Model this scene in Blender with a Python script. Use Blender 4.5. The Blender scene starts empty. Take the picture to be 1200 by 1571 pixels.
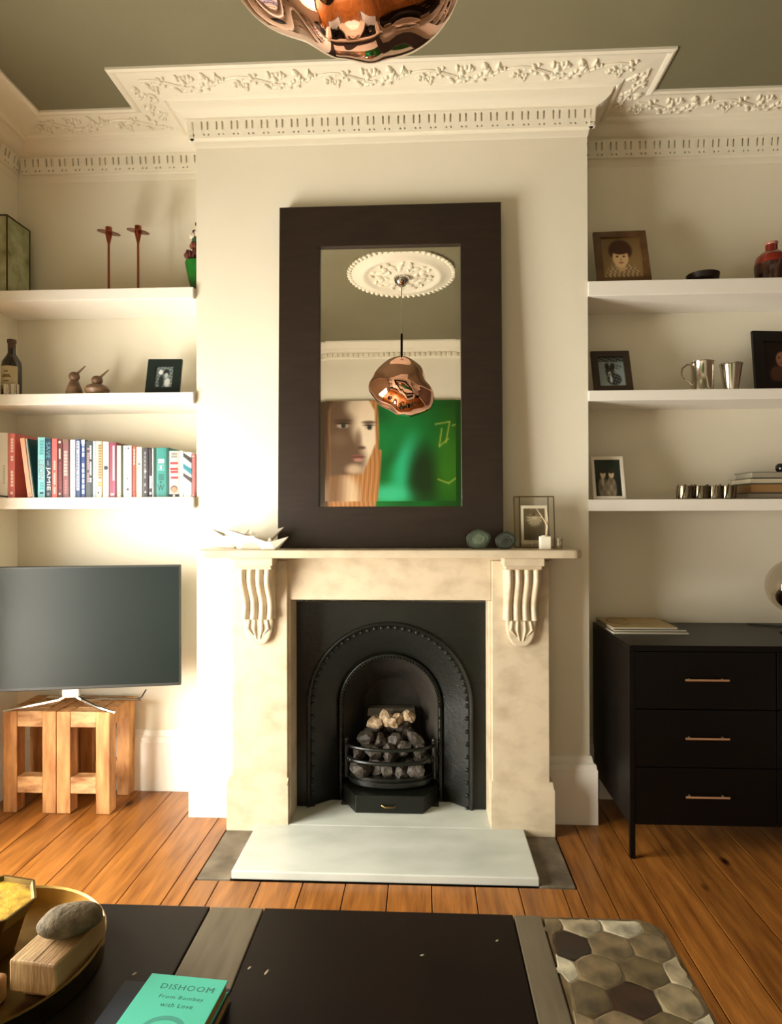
import bpy, bmesh, math, random
from mathutils import Matrix, Vector
random.seed(7)
rnd = random.random
PI = math.pi

# ------------------------------------------------------------------ camera
F, YAW, PITCH, ROLL = 1000.0, 0.04896, 0.00412, -0.0027
CX, CY, CZ = 0.13916, -2.73718, 1.27335
H = 3.0153                                  # ceiling height

def cam_axes():
    cy, sy = math.cos(YAW), math.sin(YAW); cp, sp = math.cos(PITCH), math.sin(PITCH)
    cr, sr = math.cos(ROLL), math.sin(ROLL)
    fw = Vector((-sy*cp, cy*cp, sp)); rt = Vector((cy, sy, 0)); up = rt.cross(fw)
    return rt*cr + up*sr, up*cr - rt*sr, fw

sc = bpy.context.scene
COL = sc.collection
rt, up, fw = cam_axes()
cam = bpy.data.cameras.new('camera'); cam.sensor_fit = 'HORIZONTAL'; cam.sensor_width = 36
cam.lens = F/1200*36; cam.clip_start = 0.02; cam.clip_end = 100
camo = bpy.data.objects.new('camera', cam); COL.objects.link(camo)
m = Matrix((rt, up, -fw)).transposed().to_4x4(); m.translation = (CX, CY, CZ)
camo.matrix_world = m
sc.camera = camo

# ------------------------------------------------------------------ world, daylight, exposure
wd = bpy.data.worlds.new('daylight'); sc.world = wd; wd.use_nodes = True
bg = wd.node_tree.nodes['Background']
bg.inputs['Color'].default_value = (1.0, 0.95, 0.845, 1); bg.inputs['Strength'].default_value = 33.0
vs = sc.view_settings
vs.view_transform = 'Standard'; vs.look = 'None'; vs.gamma = 1.0; vs.use_curve_mapping = False
vs.exposure = 0.12
XL, XR, YB, YF = -1.771, 2.45, 0.248, -3.15   # left wall, right wall, alcove back, wall behind the camera
WIN = (-1.95, -0.60, 0.06, 1.60)                # glazed garden door opening in the left wall: y0, y1, z0, z1
lp = bpy.data.lights.new('window_portal', 'AREA'); lp.shape = 'RECTANGLE'
lp.size = WIN[3]-WIN[2]; lp.size_y = WIN[1]-WIN[0]; lp.cycles.is_portal = True
lpo = bpy.data.objects.new('window_portal', lp); COL.objects.link(lpo)
lpo.location = (XL-0.12, (WIN[0]+WIN[1])/2, (WIN[2]+WIN[3])/2); lpo.rotation_euler = (0, -PI/2, 0)

# ------------------------------------------------------------------ helpers
def lin(c):
    def f(v):
        v /= 255.0
        return v/12.92 if v <= 0.04045 else ((v+0.055)/1.055)**2.4
    return tuple(f(v) for v in c)

MATS = {}
def M(name, rgb, rough=0.5, metal=0.0, rgb2=None, scale=6.0, stretch=(1, 1, 1), bump=0.0, bscale=40.0,
      coat=0.0, trans=0.0, ior=1.45, spec=0.5, detail=6.0, ramp=(0.35, 0.65), rand=0.0, alpha=1.0, sheen=0.0):
    if name in MATS: return MATS[name]
    mt = bpy.data.materials.new(name); mt.use_nodes = True
    nt = mt.node_tree; b = nt.nodes['Principled BSDF']
    c = lin(rgb)
    b.inputs['Base Color'].default_value = (*c, 1)
    b.inputs['Roughness'].default_value = rough; b.inputs['Metallic'].default_value = metal
    b.inputs['IOR'].default_value = ior; b.inputs['Specular IOR Level'].default_value = spec
    if coat: b.inputs['Coat Weight'].default_value = coat; b.inputs['Coat Roughness'].default_value = 0.08
    if trans: b.inputs['Transmission Weight'].default_value = trans
    if alpha < 1: b.inputs['Alpha'].default_value = alpha
    out = None
    if rgb2 or bump:
        tc = nt.nodes.new('ShaderNodeTexCoord'); mp = nt.nodes.new('ShaderNodeMapping')
        mp.inputs['Scale'].default_value = stretch
        nt.links.new(tc.outputs['Object'], mp.inputs['Vector'])
    if rand:
        oi = nt.nodes.new('ShaderNodeObjectInfo')
    if rgb2:
        nz = nt.nodes.new('ShaderNodeTexNoise'); nz.inputs['Scale'].default_value = scale
        nz.inputs['Detail'].default_value = detail
        if rand:
            nz.noise_dimensions = '4D'
            mu = nt.nodes.new('ShaderNodeMath'); mu.operation = 'MULTIPLY'; mu.inputs[1].default_value = 37.0
            nt.links.new(oi.outputs['Random'], mu.inputs[0]); nt.links.new(mu.outputs[0], nz.inputs['W'])
        nt.links.new(mp.outputs['Vector'], nz.inputs['Vector'])
        rp = nt.nodes.new('ShaderNodeValToRGB')
        rp.color_ramp.elements[0].position = ramp[0]; rp.color_ramp.elements[1].position = ramp[1]
        rp.color_ramp.elements[0].color = (*c, 1); rp.color_ramp.elements[1].color = (*lin(rgb2), 1)
        nt.links.new(nz.outputs['Fac'], rp.inputs['Fac']); out = rp.outputs['Color']
    if rand:
        hs = nt.nodes.new('ShaderNodeHueSaturation')
        mr = nt.nodes.new('ShaderNodeMapRange'); mr.inputs['To Min'].default_value = 1-rand; mr.inputs['To Max'].default_value = 1+rand
        nt.links.new(oi.outputs['Random'], mr.inputs['Value']); nt.links.new(mr.outputs['Result'], hs.inputs['Value'])
        if out: nt.links.new(out, hs.inputs['Color'])
        else: hs.inputs['Color'].default_value = (*c, 1)
        out = hs.outputs['Color']
    if out: nt.links.new(out, b.inputs['Base Color'])
    if bump:
        n2 = nt.nodes.new('ShaderNodeTexNoise'); n2.inputs['Scale'].default_value = bscale; n2.inputs['Detail'].default_value = 5
        nt.links.new(mp.outputs['Vector'], n2.inputs['Vector'])
        bp = nt.nodes.new('ShaderNodeBump'); bp.inputs['Strength'].default_value = bump; bp.inputs['Distance'].default_value = 0.01
        nt.links.new(n2.outputs['Fac'], bp.inputs['Height']); nt.links.new(bp.outputs['Normal'], b.inputs['Normal'])
    MATS[name] = mt
    return mt

def MV(name, rough=0.5, spec=0.4):
    """material whose colour is a print stored per vertex"""
    if name in MATS: return MATS[name]
    mt = bpy.data.materials.new(name); mt.use_nodes = True
    nt = mt.node_tree; b = nt.nodes['Principled BSDF']; b.inputs['Roughness'].default_value = rough
    b.inputs['Specular IOR Level'].default_value = spec
    a = nt.nodes.new('ShaderNodeAttribute'); a.attribute_name = 'print'
    nt.links.new(a.outputs['Color'], b.inputs['Base Color'])
    MATS[name] = mt
    return mt

def MG(name, rgb, clear=0.85, rough=0.02):
    """thin glass: mostly transparent, a little mirror, tinted"""
    if name in MATS: return MATS[name]
    mt = bpy.data.materials.new(name); mt.use_nodes = True
    nt = mt.node_tree; nt.nodes.clear()
    o = nt.nodes.new('ShaderNodeOutputMaterial'); mx = nt.nodes.new('ShaderNodeMixShader')
    t = nt.nodes.new('ShaderNodeBsdfTransparent'); g = nt.nodes.new('ShaderNodeBsdfGlossy')
    t.inputs['Color'].default_value = (*lin(rgb), 1); g.inputs['Roughness'].default_value = rough
    mx.inputs[0].default_value = 1-clear
    nt.links.new(t.outputs[0], mx.inputs[1]); nt.links.new(g.outputs[0], mx.inputs[2]); nt.links.new(mx.outputs[0], o.inputs[0])
    MATS[name] = mt
    return mt

class MB:
    """collects simple shapes; build() links them as one mesh object"""
    def __init__(s): s.v = []; s.f = []
    def add(s, v, f, mat=None):
        o = len(s.v)
        s.v += [tuple(mat @ Vector(p)) if mat is not None else tuple(p) for p in v]
        s.f += [tuple(o+i for i in q) for q in f]
        return s
    def box(s, x0, x1, y0, y1, z0, z1, mat=None):
        v = [(x0,y0,z0),(x1,y0,z0),(x1,y1,z0),(x0,y1,z0),(x0,y0,z1),(x1,y0,z1),(x1,y1,z1),(x0,y1,z1)]
        return s.add(v, [(0,3,2,1),(4,5,6,7),(0,1,5,4),(1,2,6,5),(2,3,7,6),(3,0,4,7)], mat)
    def prism(s, poly, a, b, axis='y', mat=None):
        """poly of 2D points extruded from a to b along axis (poly lies in the other two axes)"""
        n = len(poly)
        def p(q, t):
            return {'y': (q[0], t, q[1]), 'x': (t, q[0], q[1]), 'z': (q[0], q[1], t)}[axis]
        v = [p(q, a) for q in poly] + [p(q, b) for q in poly]
        f = [tuple(range(n)), tuple(range(2*n-1, n-1, -1))]
        f += [(i, i+n, (i+1) % n + n, (i+1) % n) for i in range(n)]
        return s.add(v, f, mat)
    def lathe(s, prof, n=24, mat=None, cx=0, cy=0, a0=0.0):
        """prof: (radius, z) from bottom to top"""
        v = []; f = []
        for r, z in prof:
            for k in range(n):
                a = a0 + 2*PI*k/n; v.append((cx+r*math.cos(a), cy+r*math.sin(a), z))
        for i in range(len(prof)-1):
            for k in range(n):
                f.append((i*n+k, i*n+(k+1) % n, (i+1)*n+(k+1) % n, (i+1)*n+k))
        if prof[0][0] > 1e-6: f.append(tuple(range(n-1, -1, -1)))
        if prof[-1][0] > 1e-6: f.append(tuple(range((len(prof)-1)*n, len(prof)*n)))
        return s.add(v, f, mat)
    def tube(s, path, r, n=8, mat=None, caps=True):
        P = [Vector(p) for p in path]; v = []; f = []
        rr = r if isinstance(r, (list, tuple)) else [r]*len(P)
        ref = Vector((0, 0, 1))
        for i, p in enumerate(P):
            d = (P[min(i+1, len(P)-1)] - P[max(i-1, 0)]).normalized()
            rf = ref if abs(d.dot(ref)) < 0.95 else Vector((0, 1, 0))
            a = d.cross(rf).normalized(); b = a.cross(d)
            for k in range(n):
                t = 2*PI*k/n; v.append(p + (a*math.cos(t) + b*math.sin(t))*rr[i])
        for i in range(len(P)-1):
            for k in range(n):
                f.append((i*n+k, i*n+(k+1) % n, (i+1)*n+(k+1) % n, (i+1)*n+k))
        if caps: f.append(tuple(range(n-1, -1, -1))); f.append(tuple(range((len(P)-1)*n, len(P)*n)))
        return s.add(v, f, mat)
    def ball(s, c, r, n=10, k=6, rot=None):
        """ellipsoid, r = (rx, ry, rz)"""
        v = [(0, 0, -1)]; f = []
        for i in range(1, k):
            t = -PI/2 + PI*i/k
            for j in range(n):
                a = 2*PI*j/n; v.append((math.cos(t)*math.cos(a), math.cos(t)*math.sin(a), math.sin(t)))
        v.append((0, 0, 1)); L = len(v)-1
        for j in range(n): f.append((0, 1+(j+1) % n, 1+j))
        for i in range(k-2):
            for j in range(n):
                f.append((1+i*n+j, 1+i*n+(j+1) % n, 1+(i+1)*n+(j+1) % n, 1+(i+1)*n+j))
        for j in range(n): f.append((L, 1+(k-2)*n+j, 1+(k-2)*n+(j+1) % n))
        mt = Matrix.Translation(c) @ (rot.to_4x4() if rot is not None else Matrix.Identity(4)) @ Matrix.Diagonal((*r, 1))
        return s.add(v, f, mt)
    def sheet(s, rows):
        """grid from rows of points"""
        n = len(rows[0]); v = [p for r in rows for p in r]; f = []
        for i in range(len(rows)-1):
            for j in range(n-1):
                f.append((i*n+j, i*n+j+1, (i+1)*n+j+1, (i+1)*n+j))
        return s.add(v, f)
    def build(s, name, mat, parent=None, smooth=False, bevel=0.0, loc=None, rot=None, fix=True, sharp=40):
        me = bpy.data.meshes.new(name); me.from_pydata([tuple(p) for p in s.v], [], s.f)
        if fix:
            bm = bmesh.new(); bm.from_mesh(me); bmesh.ops.recalc_face_normals(bm, faces=bm.faces); bm.to_mesh(me); bm.free()
        me.materials.append(mat)
        o = bpy.data.objects.new(name, me); COL.objects.link(o)
        if smooth:
            for p in me.polygons: p.use_smooth = True
            me.set_sharp_from_angle(angle=math.radians(sharp))
        if bevel:
            b = o.modifiers.new('bevel', 'BEVEL'); b.width = bevel; b.segments = 2; b.limit_method = 'ANGLE'; b.angle_limit = math.radians(35)
        if parent is not None: o.parent = parent
        if loc: o.location = loc
        if rot: o.rotation_euler = rot
        return o

def tag(o, label=None, cat=None, group=None, kind=None):
    if label: o['label'] = label
    if cat: o['category'] = cat
    if group: o['group'] = group
    if kind: o['kind'] = kind
    return o

def thing(name, label, cat, loc=(0, 0, 0), rot=(0, 0, 0), group=None, kind=None):
    o = bpy.data.objects.new(name, None); COL.objects.link(o); o.empty_display_size = 0.05
    o.location = loc; o.rotation_euler = rot
    return tag(o, label, cat, group, kind)

def copy_tree(o, parent=None):
    c = o.copy(); COL.objects.link(c)
    if parent is not None: c.parent = parent
    for ch in o.children: copy_tree(ch, c)
    return c

def panel_print(name, w, h, nx, ny, fn, parent, y=0.0, x0=None, z0=0.0, mat=None, flip=1):
    """flat printed panel in the XZ plane facing -y; fn(u, v) -> sRGB, u,v in 0..1 from bottom left"""
    if x0 is None: x0 = -w/2
    v = []; f = []; c = []
    for j in range(ny+1):
        for i in range(nx+1):
            v.append((x0+w*i/nx, y, z0+h*j/ny)); c.append(lin([min(255, max(0, t)) for t in fn(i/nx, j/ny)]))
    for j in range(ny):
        for i in range(nx):
            a = j*(nx+1)+i; q = (a, a+1, a+nx+2, a+nx+1); f.append(q if flip > 0 else q[::-1])
    me = bpy.data.meshes.new(name); me.from_pydata(v, [], f)
    at = me.attributes.new('print', 'FLOAT_COLOR', 'POINT')
    for i, k in enumerate(c): at.data[i].color = (*k, 1)
    me.materials.append(mat or MV('printed_paper'))
    o = bpy.data.objects.new(name, me); COL.objects.link(o); o.parent = parent
    return o

def lettering(txt, mat, parent, origin, ex, ey, length, height, name='lettering', spacing=1.0, depth=0.0):
    """flat letters: text runs along ex, letters rise along ey, fitted to length x height, centred at origin"""
    cu = bpy.data.curves.new(name, 'FONT'); cu.body = txt; cu.size = 1.0; cu.space_character = spacing
    cu.resolution_u = 2
    t = bpy.data.objects.new('tmp', cu); COL.objects.link(t)
    dg = bpy.context.evaluated_depsgraph_get()
    me = bpy.data.meshes.new_from_object(t.evaluated_get(dg)); bpy.data.objects.remove(t); bpy.data.curves.remove(cu)
    xs = [v.co.x for v in me.vertices]; ys = [v.co.y for v in me.vertices]
    if not xs: return None
    x0, x1, y0, y1 = min(xs), max(xs), min(ys), max(ys)
    ex, ey, o = Vector(ex), Vector(ey), Vector(origin)
    for v in me.vertices:
        a = ((v.co.x-x0)/(x1-x0)-0.5)*length; b = ((v.co.y-y0)/max(1e-6, y1-y0)-0.5)*height
        v.co = o + ex*a + ey*b
    me.materials.clear(); me.materials.append(mat); me.name = name
    ob = bpy.data.objects.new(name, me); COL.objects.link(ob); ob.parent = parent
    return ob

def at(u, v, Y):
    """real-world point on the plane y = Y for a direction measured on the photograph"""
    d = fw*F + rt*(u-600) + up*(785.5-v); t = (Y-CY)/d.y
    return Vector((CX+d.x*t, Y, CZ+d.z*t))

def smoothstep(a, b, x):
    t = min(1, max(0, (x-a)/(b-a))); return t*t*(3-2*t)
def mix(a, b, t): return tuple(p+(q-p)*t for p, q in zip(a, b))
def ell(x, y, cx, cy, rx, ry, soft=0.15):
    d = math.hypot((x-cx)/rx, (y-cy)/ry); return 1-smoothstep(1-soft, 1+soft, d)

# ------------------------------------------------------------------ materials
m_wall = M('cream_paint', (236, 230, 211), 0.55, rgb2=(232, 225, 205), scale=2.0)
m_trim = M('white_gloss_paint', (243, 238, 226), 0.35)
m_plaster = M('plaster', (232, 225, 205), 0.6)
m_ceil = M('olive_grey_paint', (122, 117, 90), 0.7, rgb2=(115, 109, 83), scale=1.5)
m_wood = M('floor_pine', (172, 112, 50), 0.30, rgb2=(108, 62, 24), scale=5.0, stretch=(9, 0.9, 9), detail=8, rand=0.16, bump=0.08, bscale=14, ramp=(0.3, 0.75))
def knots(mt):
    nt = mt.node_tree; b = nt.nodes['Principled BSDF']; src = b.inputs['Base Color'].links[0].from_socket
    tc = nt.nodes.new('ShaderNodeTexCoord'); mp = nt.nodes.new('ShaderNodeMapping'); mp.inputs['Scale'].default_value = (5.2, 2.6, 1)
    vo = nt.nodes.new('ShaderNodeTexVoronoi'); vo.inputs['Scale'].default_value = 1.0
    rp = nt.nodes.new('ShaderNodeValToRGB'); rp.color_ramp.elements[0].position = 0.045; rp.color_ramp.elements[1].position = 0.10
    rp.color_ramp.elements[0].color = (*lin((96, 62, 40)), 1); rp.color_ramp.elements[1].color = (1, 1, 1, 1)
    mx = nt.nodes.new('ShaderNodeMix'); mx.data_type = 'RGBA'; mx.blend_type = 'MULTIPLY'; mx.inputs[0].default_value = 1.0
    nt.links.new(tc.outputs['Object'], mp.inputs['Vector']); nt.links.new(mp.outputs['Vector'], vo.inputs['Vector'])
    nt.links.new(vo.outputs['Distance'], rp.inputs['Fac']); nt.links.new(src, mx.inputs[6]); nt.links.new(rp.outputs['Color'], mx.inputs[7])
    nt.links.new(mx.outputs[2], b.inputs['Base Color'])
knots(m_wood)
m_marble = M('veined_marble', (208, 193, 166), 0.38, rgb2=(172, 156, 130), scale=11.0, stretch=(1, 1, 1.4), detail=14, ramp=(0.44, 0.86), bump=0.05, bscale=60)
m_hearth = M('white_marble', (208, 213, 204), 0.30, rgb2=(180, 188, 178), scale=4.0, stretch=(1, 2.2, 1), detail=10, ramp=(0.4, 0.8))
m_slate = M('grey_slate', (128, 116, 98), 0.7, rgb2=(92, 82, 66), scale=9, bump=0.3, bscale=25)
m_iron = M('blackened_iron', (19, 21, 15), 0.34, rgb2=(14, 15, 11), scale=8, bump=0.12, bscale=60, spec=0.5)
m_white = M('shelf_white', (245, 241, 231), 0.45)
m_dkwood = M('dark_brown_stain', (40, 27, 17), 0.45, rgb2=(32, 20, 12), scale=4, stretch=(2, 2, 14))
m_black = M('black_lacquer', (12, 8, 6), 0.38, rgb2=(9, 6, 5), scale=3, spec=0.2)
m_brass = M('brass', (196, 158, 92), 0.28, 1.0)
m_chrome = M('chrome', (205, 205, 202), 0.12, 1.0)
m_silver = M('silver', (214, 208, 196), 0.16, 1.0)
m_copper = M('polished_copper', (214, 150, 128), 0.05, 1.0)

# ------------------------------------------------------------------ the room: floor
fl = tag(MB().box(XL-0.1, XR+0.1, YF-0.1, YB+0.1, -0.12, -0.024).build('floor', M('dark_gap', (30, 20, 12), 0.9)), kind='structure',
         label='wide stripped pine floorboards running towards the fireplace')
PW = 0.148
x = 0.017 - PW*13
HX, HY0, HY1 = 0.66, -0.483, 0.10            # slate and hearth area cut out of the boards
def plank(x0, x1, y0, y1):
    g = 0.0018
    MB().box(x0+g, x1-g, y0+g, y1-g, -0.024, rnd()*0.0015-0.0015).build('plank', m_wood, fl, bevel=0.0012)
while x < XR:
    a, b = max(x, XL), min(x+PW, XR)
    if b-a > 0.02:
        spans = [(YF, YB)]
        if b > -HX and a < HX: spans = [(YF, HY0-0.006)]
        for (y0, y1) in spans:
            if a >= -HX-PW and b <= HX+PW and y1 < 0:
                plank(max(a, -HX) if a < -HX < b else a, min(b, HX) if a < HX < b else b, y0, y1)
                if a < -HX < b: plank(a, -HX, y0, YB)
                if a < HX < b: plank(HX, b, y0, YB)
            else:
                j = -2.3 + rnd()*0.7
                plank(a, b, y0, j); plank(a, b, j, y1)
    x += PW
for sx in (-1, 1):
    a, b = sorted((sx*0.536, sx*(HX-0.004)))
    tag(MB().box(a, b, HY0, 0.0, -0.024, 0.002).build('trim_7' if sx < 0 else 'trim_8', m_slate, bevel=0.003), kind='structure',
        label='worn grey slate strip beside the marble hearth')

# ------------------------------------------------------------------ walls and ceiling
tag(MB().box(XL-0.3, XR+0.1, YF-0.1, YB+0.2, H, H+0.1).build('ceiling', m_ceil), kind='structure', label='olive grey painted ceiling')
tag(MB().box(XL-0.15, -0.825, YB, YB+0.15, -0.12, H).build('wall_alcove_left', m_wall), kind='structure')
tag(MB().box(0.825, XR+0.1, YB, YB+0.15, -0.12, H).build('wall_alcove_right', m_wall), kind='structure')
cb = MB()
cb.box(-0.825, -0.43, 0, YB+0.15, -0.12, H).box(0.43, 0.825, 0, YB+0.15, -0.12, H).box(-0.43, 0.43, 0, YB+0.15, 0.93, H)
cb.box(-0.43, 0.43, 0.37, YB+0.15, -0.12, 0.93)
tag(cb.build('wall_chimney_breast', m_wall), kind='structure', label='cream painted chimney breast between two shelved alcoves')
tag(MB().box(XR, XR+0.1, YF, YB, -0.12, H).build('wall_right', M('bounce_dimming_brown', (92, 70, 52), 0.6)), kind='structure')  # unseen wall, its brown invented to dim and warm the bounced light
tag(MB().box(XL-0.15, XR+0.1, YF-0.1, YF, -0.12, H).build('wall_behind', m_wall), kind='structure')
wl = MB()
wl.box(XL-0.15, XL, YF, WIN[0], -0.12, H).box(XL-0.15, XL, WIN[1], YB, -0.12, H)
wl.box(XL-0.15, XL, WIN[0], WIN[1], -0.12, WIN[2]).box(XL-0.15, XL, WIN[0], WIN[1], WIN[3], H)
tag(wl.build('wall_left', m_wall), kind='structure')
wn = thing('window_1', 'tall white glazed garden doors in the left wall', None, (XL-0.1, 0, 0), kind='structure')
for (y0, y1, z0, z1) in ((WIN[0], WIN[0]+0.05, WIN[2], WIN[3]), (WIN[1]-0.05, WIN[1], WIN[2], WIN[3]),
                         (WIN[0]+0.05, WIN[1]-0.05, WIN[2], WIN[2]+0.06), (WIN[0]+0.05, WIN[1]-0.05, WIN[3]-0.05, WIN[3]),
                         (-1.27, -1.23, WIN[2]+0.06, WIN[3]-0.05)):
    MB().box(-0.02, 0.04, y0, y1, z0, z1).build('window_frame', m_trim, wn)
for (y0, y1) in ((WIN[0]+0.05, -1.27), (-1.23, WIN[1]-0.05)):
    for (z0, z1) in ((WIN[2]+0.06, 0.85), (0.89, WIN[3]-0.05)):
        MB().box(0.008, 0.012, y0, y1, z0, z1).build('pane', MG('window_glass', (255, 255, 255), 0.94), wn)
    MB().box(-0.01, 0.03, y0, y1, 0.85, 0.89).build('sash_rail', m_trim, wn)
MB().box(-0.04, 0.10, WIN[0], WIN[1], WIN[2]-0.05, WIN[2]).build('window_sill', m_trim, wn)

# ------------------------------------------------------------------ cornice, swept along the wall line with mitred corners
PATH = [(XL, YF), (XL, YB), (-0.825, YB), (-0.825, 0), (0.825, 0), (0.825, YB), (XR, YB), (XR, YF)]
PROF = [(0, 3.0153), (0.268, 3.0153), (0.268, 3.006), (0.258, 3.001), (0.247, 3.004), (0.240, 3.009), (0.228, 3.009), (0.118, 2.999),
        (0.112, 2.990), (0.101, 2.986), (0.092, 2.992), (0.088, 2.990), (0.078, 2.970), (0.062, 2.957), (0.045, 2.951), (0.036, 2.950),
        (0.036, 2.944), (0.020, 2.943), (0.018, 2.900), (0.016, 2.897), (0.010, 2.872), (0.006, 2.866), (0.003, 2.845), (0, 2.84)]
def segn(i):
    (ax, ay), (bx, by) = PATH[i], PATH[i+1]; L = math.hypot(bx-ax, by-ay)
    dx, dy = (bx-ax)/L, (by-ay)/L
    return (dx, dy), (dy, -dx), L          # direction, interior normal, length
def miter(i):
    if i == 0: return segn(0)[1]
    if i == len(PATH)-1: return segn(i-1)[1]
    a, b = segn(i-1)[1], segn(i)[1]; return (a[0]+b[0], a[1]+b[1])
CORN = ['along the left wall', 'over the left alcove', 'on the left return of the chimney breast', 'across the chimney breast',
        'on the right return of the chimney breast', 'over the right alcove', 'along the right wall']
for i in range(len(PATH)-1):
    (dx, dy), (nx, ny), L = segn(i); A, B = PATH[i], PATH[i+1]; ma, mb_ = miter(i), miter(i+1)
    b = MB()
    b.sheet([[(A[0]+ma[0]*s, A[1]+ma[1]*s, z) for s, z in PROF], [(B[0]+mb_[0]*s, B[1]+mb_[1]*s, z) for s, z in PROF]])
    tr = tag(b.build('trim_%d' % (i+1 if i < 6 else 9), m_plaster, smooth=True, sharp=25), kind='structure', label='cream plaster cornice ' + CORN[i])
    # start and end of usable run at offset s
    def t0(s): return (ma[0]*dx+ma[1]*dy)*s
    def t1(s): return L + (mb_[0]*dx+mb_[1]*dy)*s
    def P(t, s, z): return (A[0]+dx*t+nx*s, A[1]+dy*t+ny*s, z)
    # dentil teeth with slits
    d = MB(); t = t0(0.03)+0.004; k = 0
    def fs(z): return 0.021+(z-2.872)/0.0715*0.014
    def tooth(ta, tb, z0, z1, sb=0.004):
        v = [P(ta, sb, z0), P(tb, sb, z0), P(tb, fs(z0), z0), P(ta, fs(z0), z0), P(ta, sb, z1), P(tb, sb, z1), P(tb, fs(z1), z1), P(ta, fs(z1), z1)]
        d.add(v, [(0,3,2,1),(4,5,6,7),(0,1,5,4),(1,2,6,5),(2,3,7,6),(3,0,4,7)])
    e = t1(0.03)-0.004; G = 0.0075
    while t < e:
        wdt = (0.0175, 0.0315)[k % 2]; tb = min(t+wdt, e)
        if tb-t > 0.004: tooth(t, tb, 2.904, 2.937)
        t += wdt+G; k += 1
    for z0, z1 in ((2.937, 2.9435), (2.8895, 2.904), (2.872, 2.8825)):
        tooth(t0(0.03)+0.002, t1(0.03)-0.002, z0, z1)
    t = t0(0.03)+0.012; k = 0
    while t < e:
        wdt = (0.012, 0.038)[k % 2]; tb = min(t+wdt, e)
        if tb-t > 0.003: tooth(t, tb, 2.8825, 2.8895)
        t += wdt+0.007; k += 1
    tag(d.build('dentil_band', m_plaster, tr), kind='stuff')
    if i in (0, 6): continue
    # leaf relief on the soffit
    lf = MB(); per = 0.37; base = t0(0.17)
    r2 = random.Random(3)
    motif = [(r2.random(), r2.random(), r2.random()*PI, r2.random()) for _ in range(54)]
    n_ = int(math.ceil((t1(0.25)-t0(0.25)+0.6)/per))
    tm = min(t0(0.13), t0(0.225))
    for q in range(n_+1):
        for (ux, us, an, sz) in motif:
            s = 0.135+us*0.078; t = tm + (q+ux)*per
            if t < t0(s)+0.02 or t > t1(s)-0.02: continue
            zz = 2.999+(s-0.118)*0.09
            ang = math.atan2(dy, dx)+an*0.6-0.3+ (0.5 if us > .5 else -0.4)
            rot = Matrix.Rotation(ang, 3, 'Z')
            lf.ball(P(t, s, zz-0.002), (0.007+0.015*sz*sz, 0.005+0.006*ux, 0.007+0.005*us), 8, 4, rot)
        # flowing stem
        pts = []
        for h in range(13):
            t = tm+(q+h/12)*per; s = 0.175+0.026*math.sin(2*PI*h/12)
            if t0(s)+0.015 < t < t1(s)-0.015: pts.append(P(t, s, 2.999+(s-0.118)*0.09-0.003))
        if len(pts) > 2: lf.tube(pts, 0.006, 5)
    if lf.v: tag(lf.build('plaster_leaves', m_plaster, tr, smooth=True, sharp=60), kind='stuff')

# smaller cornice on the wall behind the camera (seen in the mirror)
PR2 = [(0.0, H), (0.13, H), (0.13, H-0.012), (0.115, H-0.018), (0.05, H-0.045), (0.045, H-0.06), (0.02, H-0.075), (0.018, H-0.12), (0.0, H-0.125)]
b = MB().sheet([[(XL, YF+s, z) for s, z in PR2], [(XR, YF+s, z) for s, z in PR2]])
tr = tag(b.build('trim_10', m_plaster, smooth=True, sharp=25), kind='structure', label='plaster cornice above the painting, seen in the mirror')
d = MB(); t = XL+0.2
while t < XR-0.2:
    d.box(t, t+0.03, YF+0.012, YF+0.03, H-0.112, H-0.082); t += 0.046
tag(d.build('dentil_band', m_plaster, tr), kind='stuff')

# baseboards
BB = [(0, 0.275), (0.006, 0.275), (0.010, 0.262), (0.012, 0.250), (0.022, 0.243), (0.024, 0.225), (0.027, 0.222), (0.027, 0.0), (0, 0.0)]
def baseboard(name, pts, ends):
    b = MB(); rows = []
    for (p, mt) in zip(pts, ends): rows.append([(p[0]+mt[0]*s, p[1]+mt[1]*s, z) for s, z in BB])
    b.sheet(rows)
    for r in (rows[0], rows[-1]): b.add(r, [tuple(range(len(r)))])
    return tag(b.build(name, m_trim, smooth=True, sharp=20), kind='structure')
baseboard('baseboard_left', [(XL, WIN[1]+0.02), (XL, YB)], [(1, 0), (1, -1)])
baseboard('baseboard_alcove_left', [(XL, YB), (-0.825, YB)], [(1, -1), (-1, -1)])
baseboard('baseboard_chimney_left', [(-0.825, YB), (-0.825, 0), (-0.642, 0)], [(-1, -1), (-1, -1), (0, -1)])
baseboard('baseboard_chimney_right', [(0.642, 0), (0.825, 0), (0.825, YB)], [(0, -1), (1, -1), (1, -1)])
baseboard('baseboard_alcove_right', [(0.825, YB), (XR, YB)], [(1, -1), (-1, -1)])
baseboard('baseboard_right', [(XR, YB), (XR, YF)], [(-1, -1), (-1, 0)])

# ------------------------------------------------------------------ marble hearth and mantelpiece
he = thing('marble_hearth', 'pale white marble hearth slab on the floor before the fire', 'hearth', (0, -0.3, 0))
MB().box(-0.534, 0.534, -0.183, 0.164, 0.0, 0.030).build('slab', m_hearth, he, bevel=0.004)
MB().box(-0.418, 0.412, 0.166, 0.40, 0.0, 0.029).build('back_slab', m_hearth, he, bevel=0.002)

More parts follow.
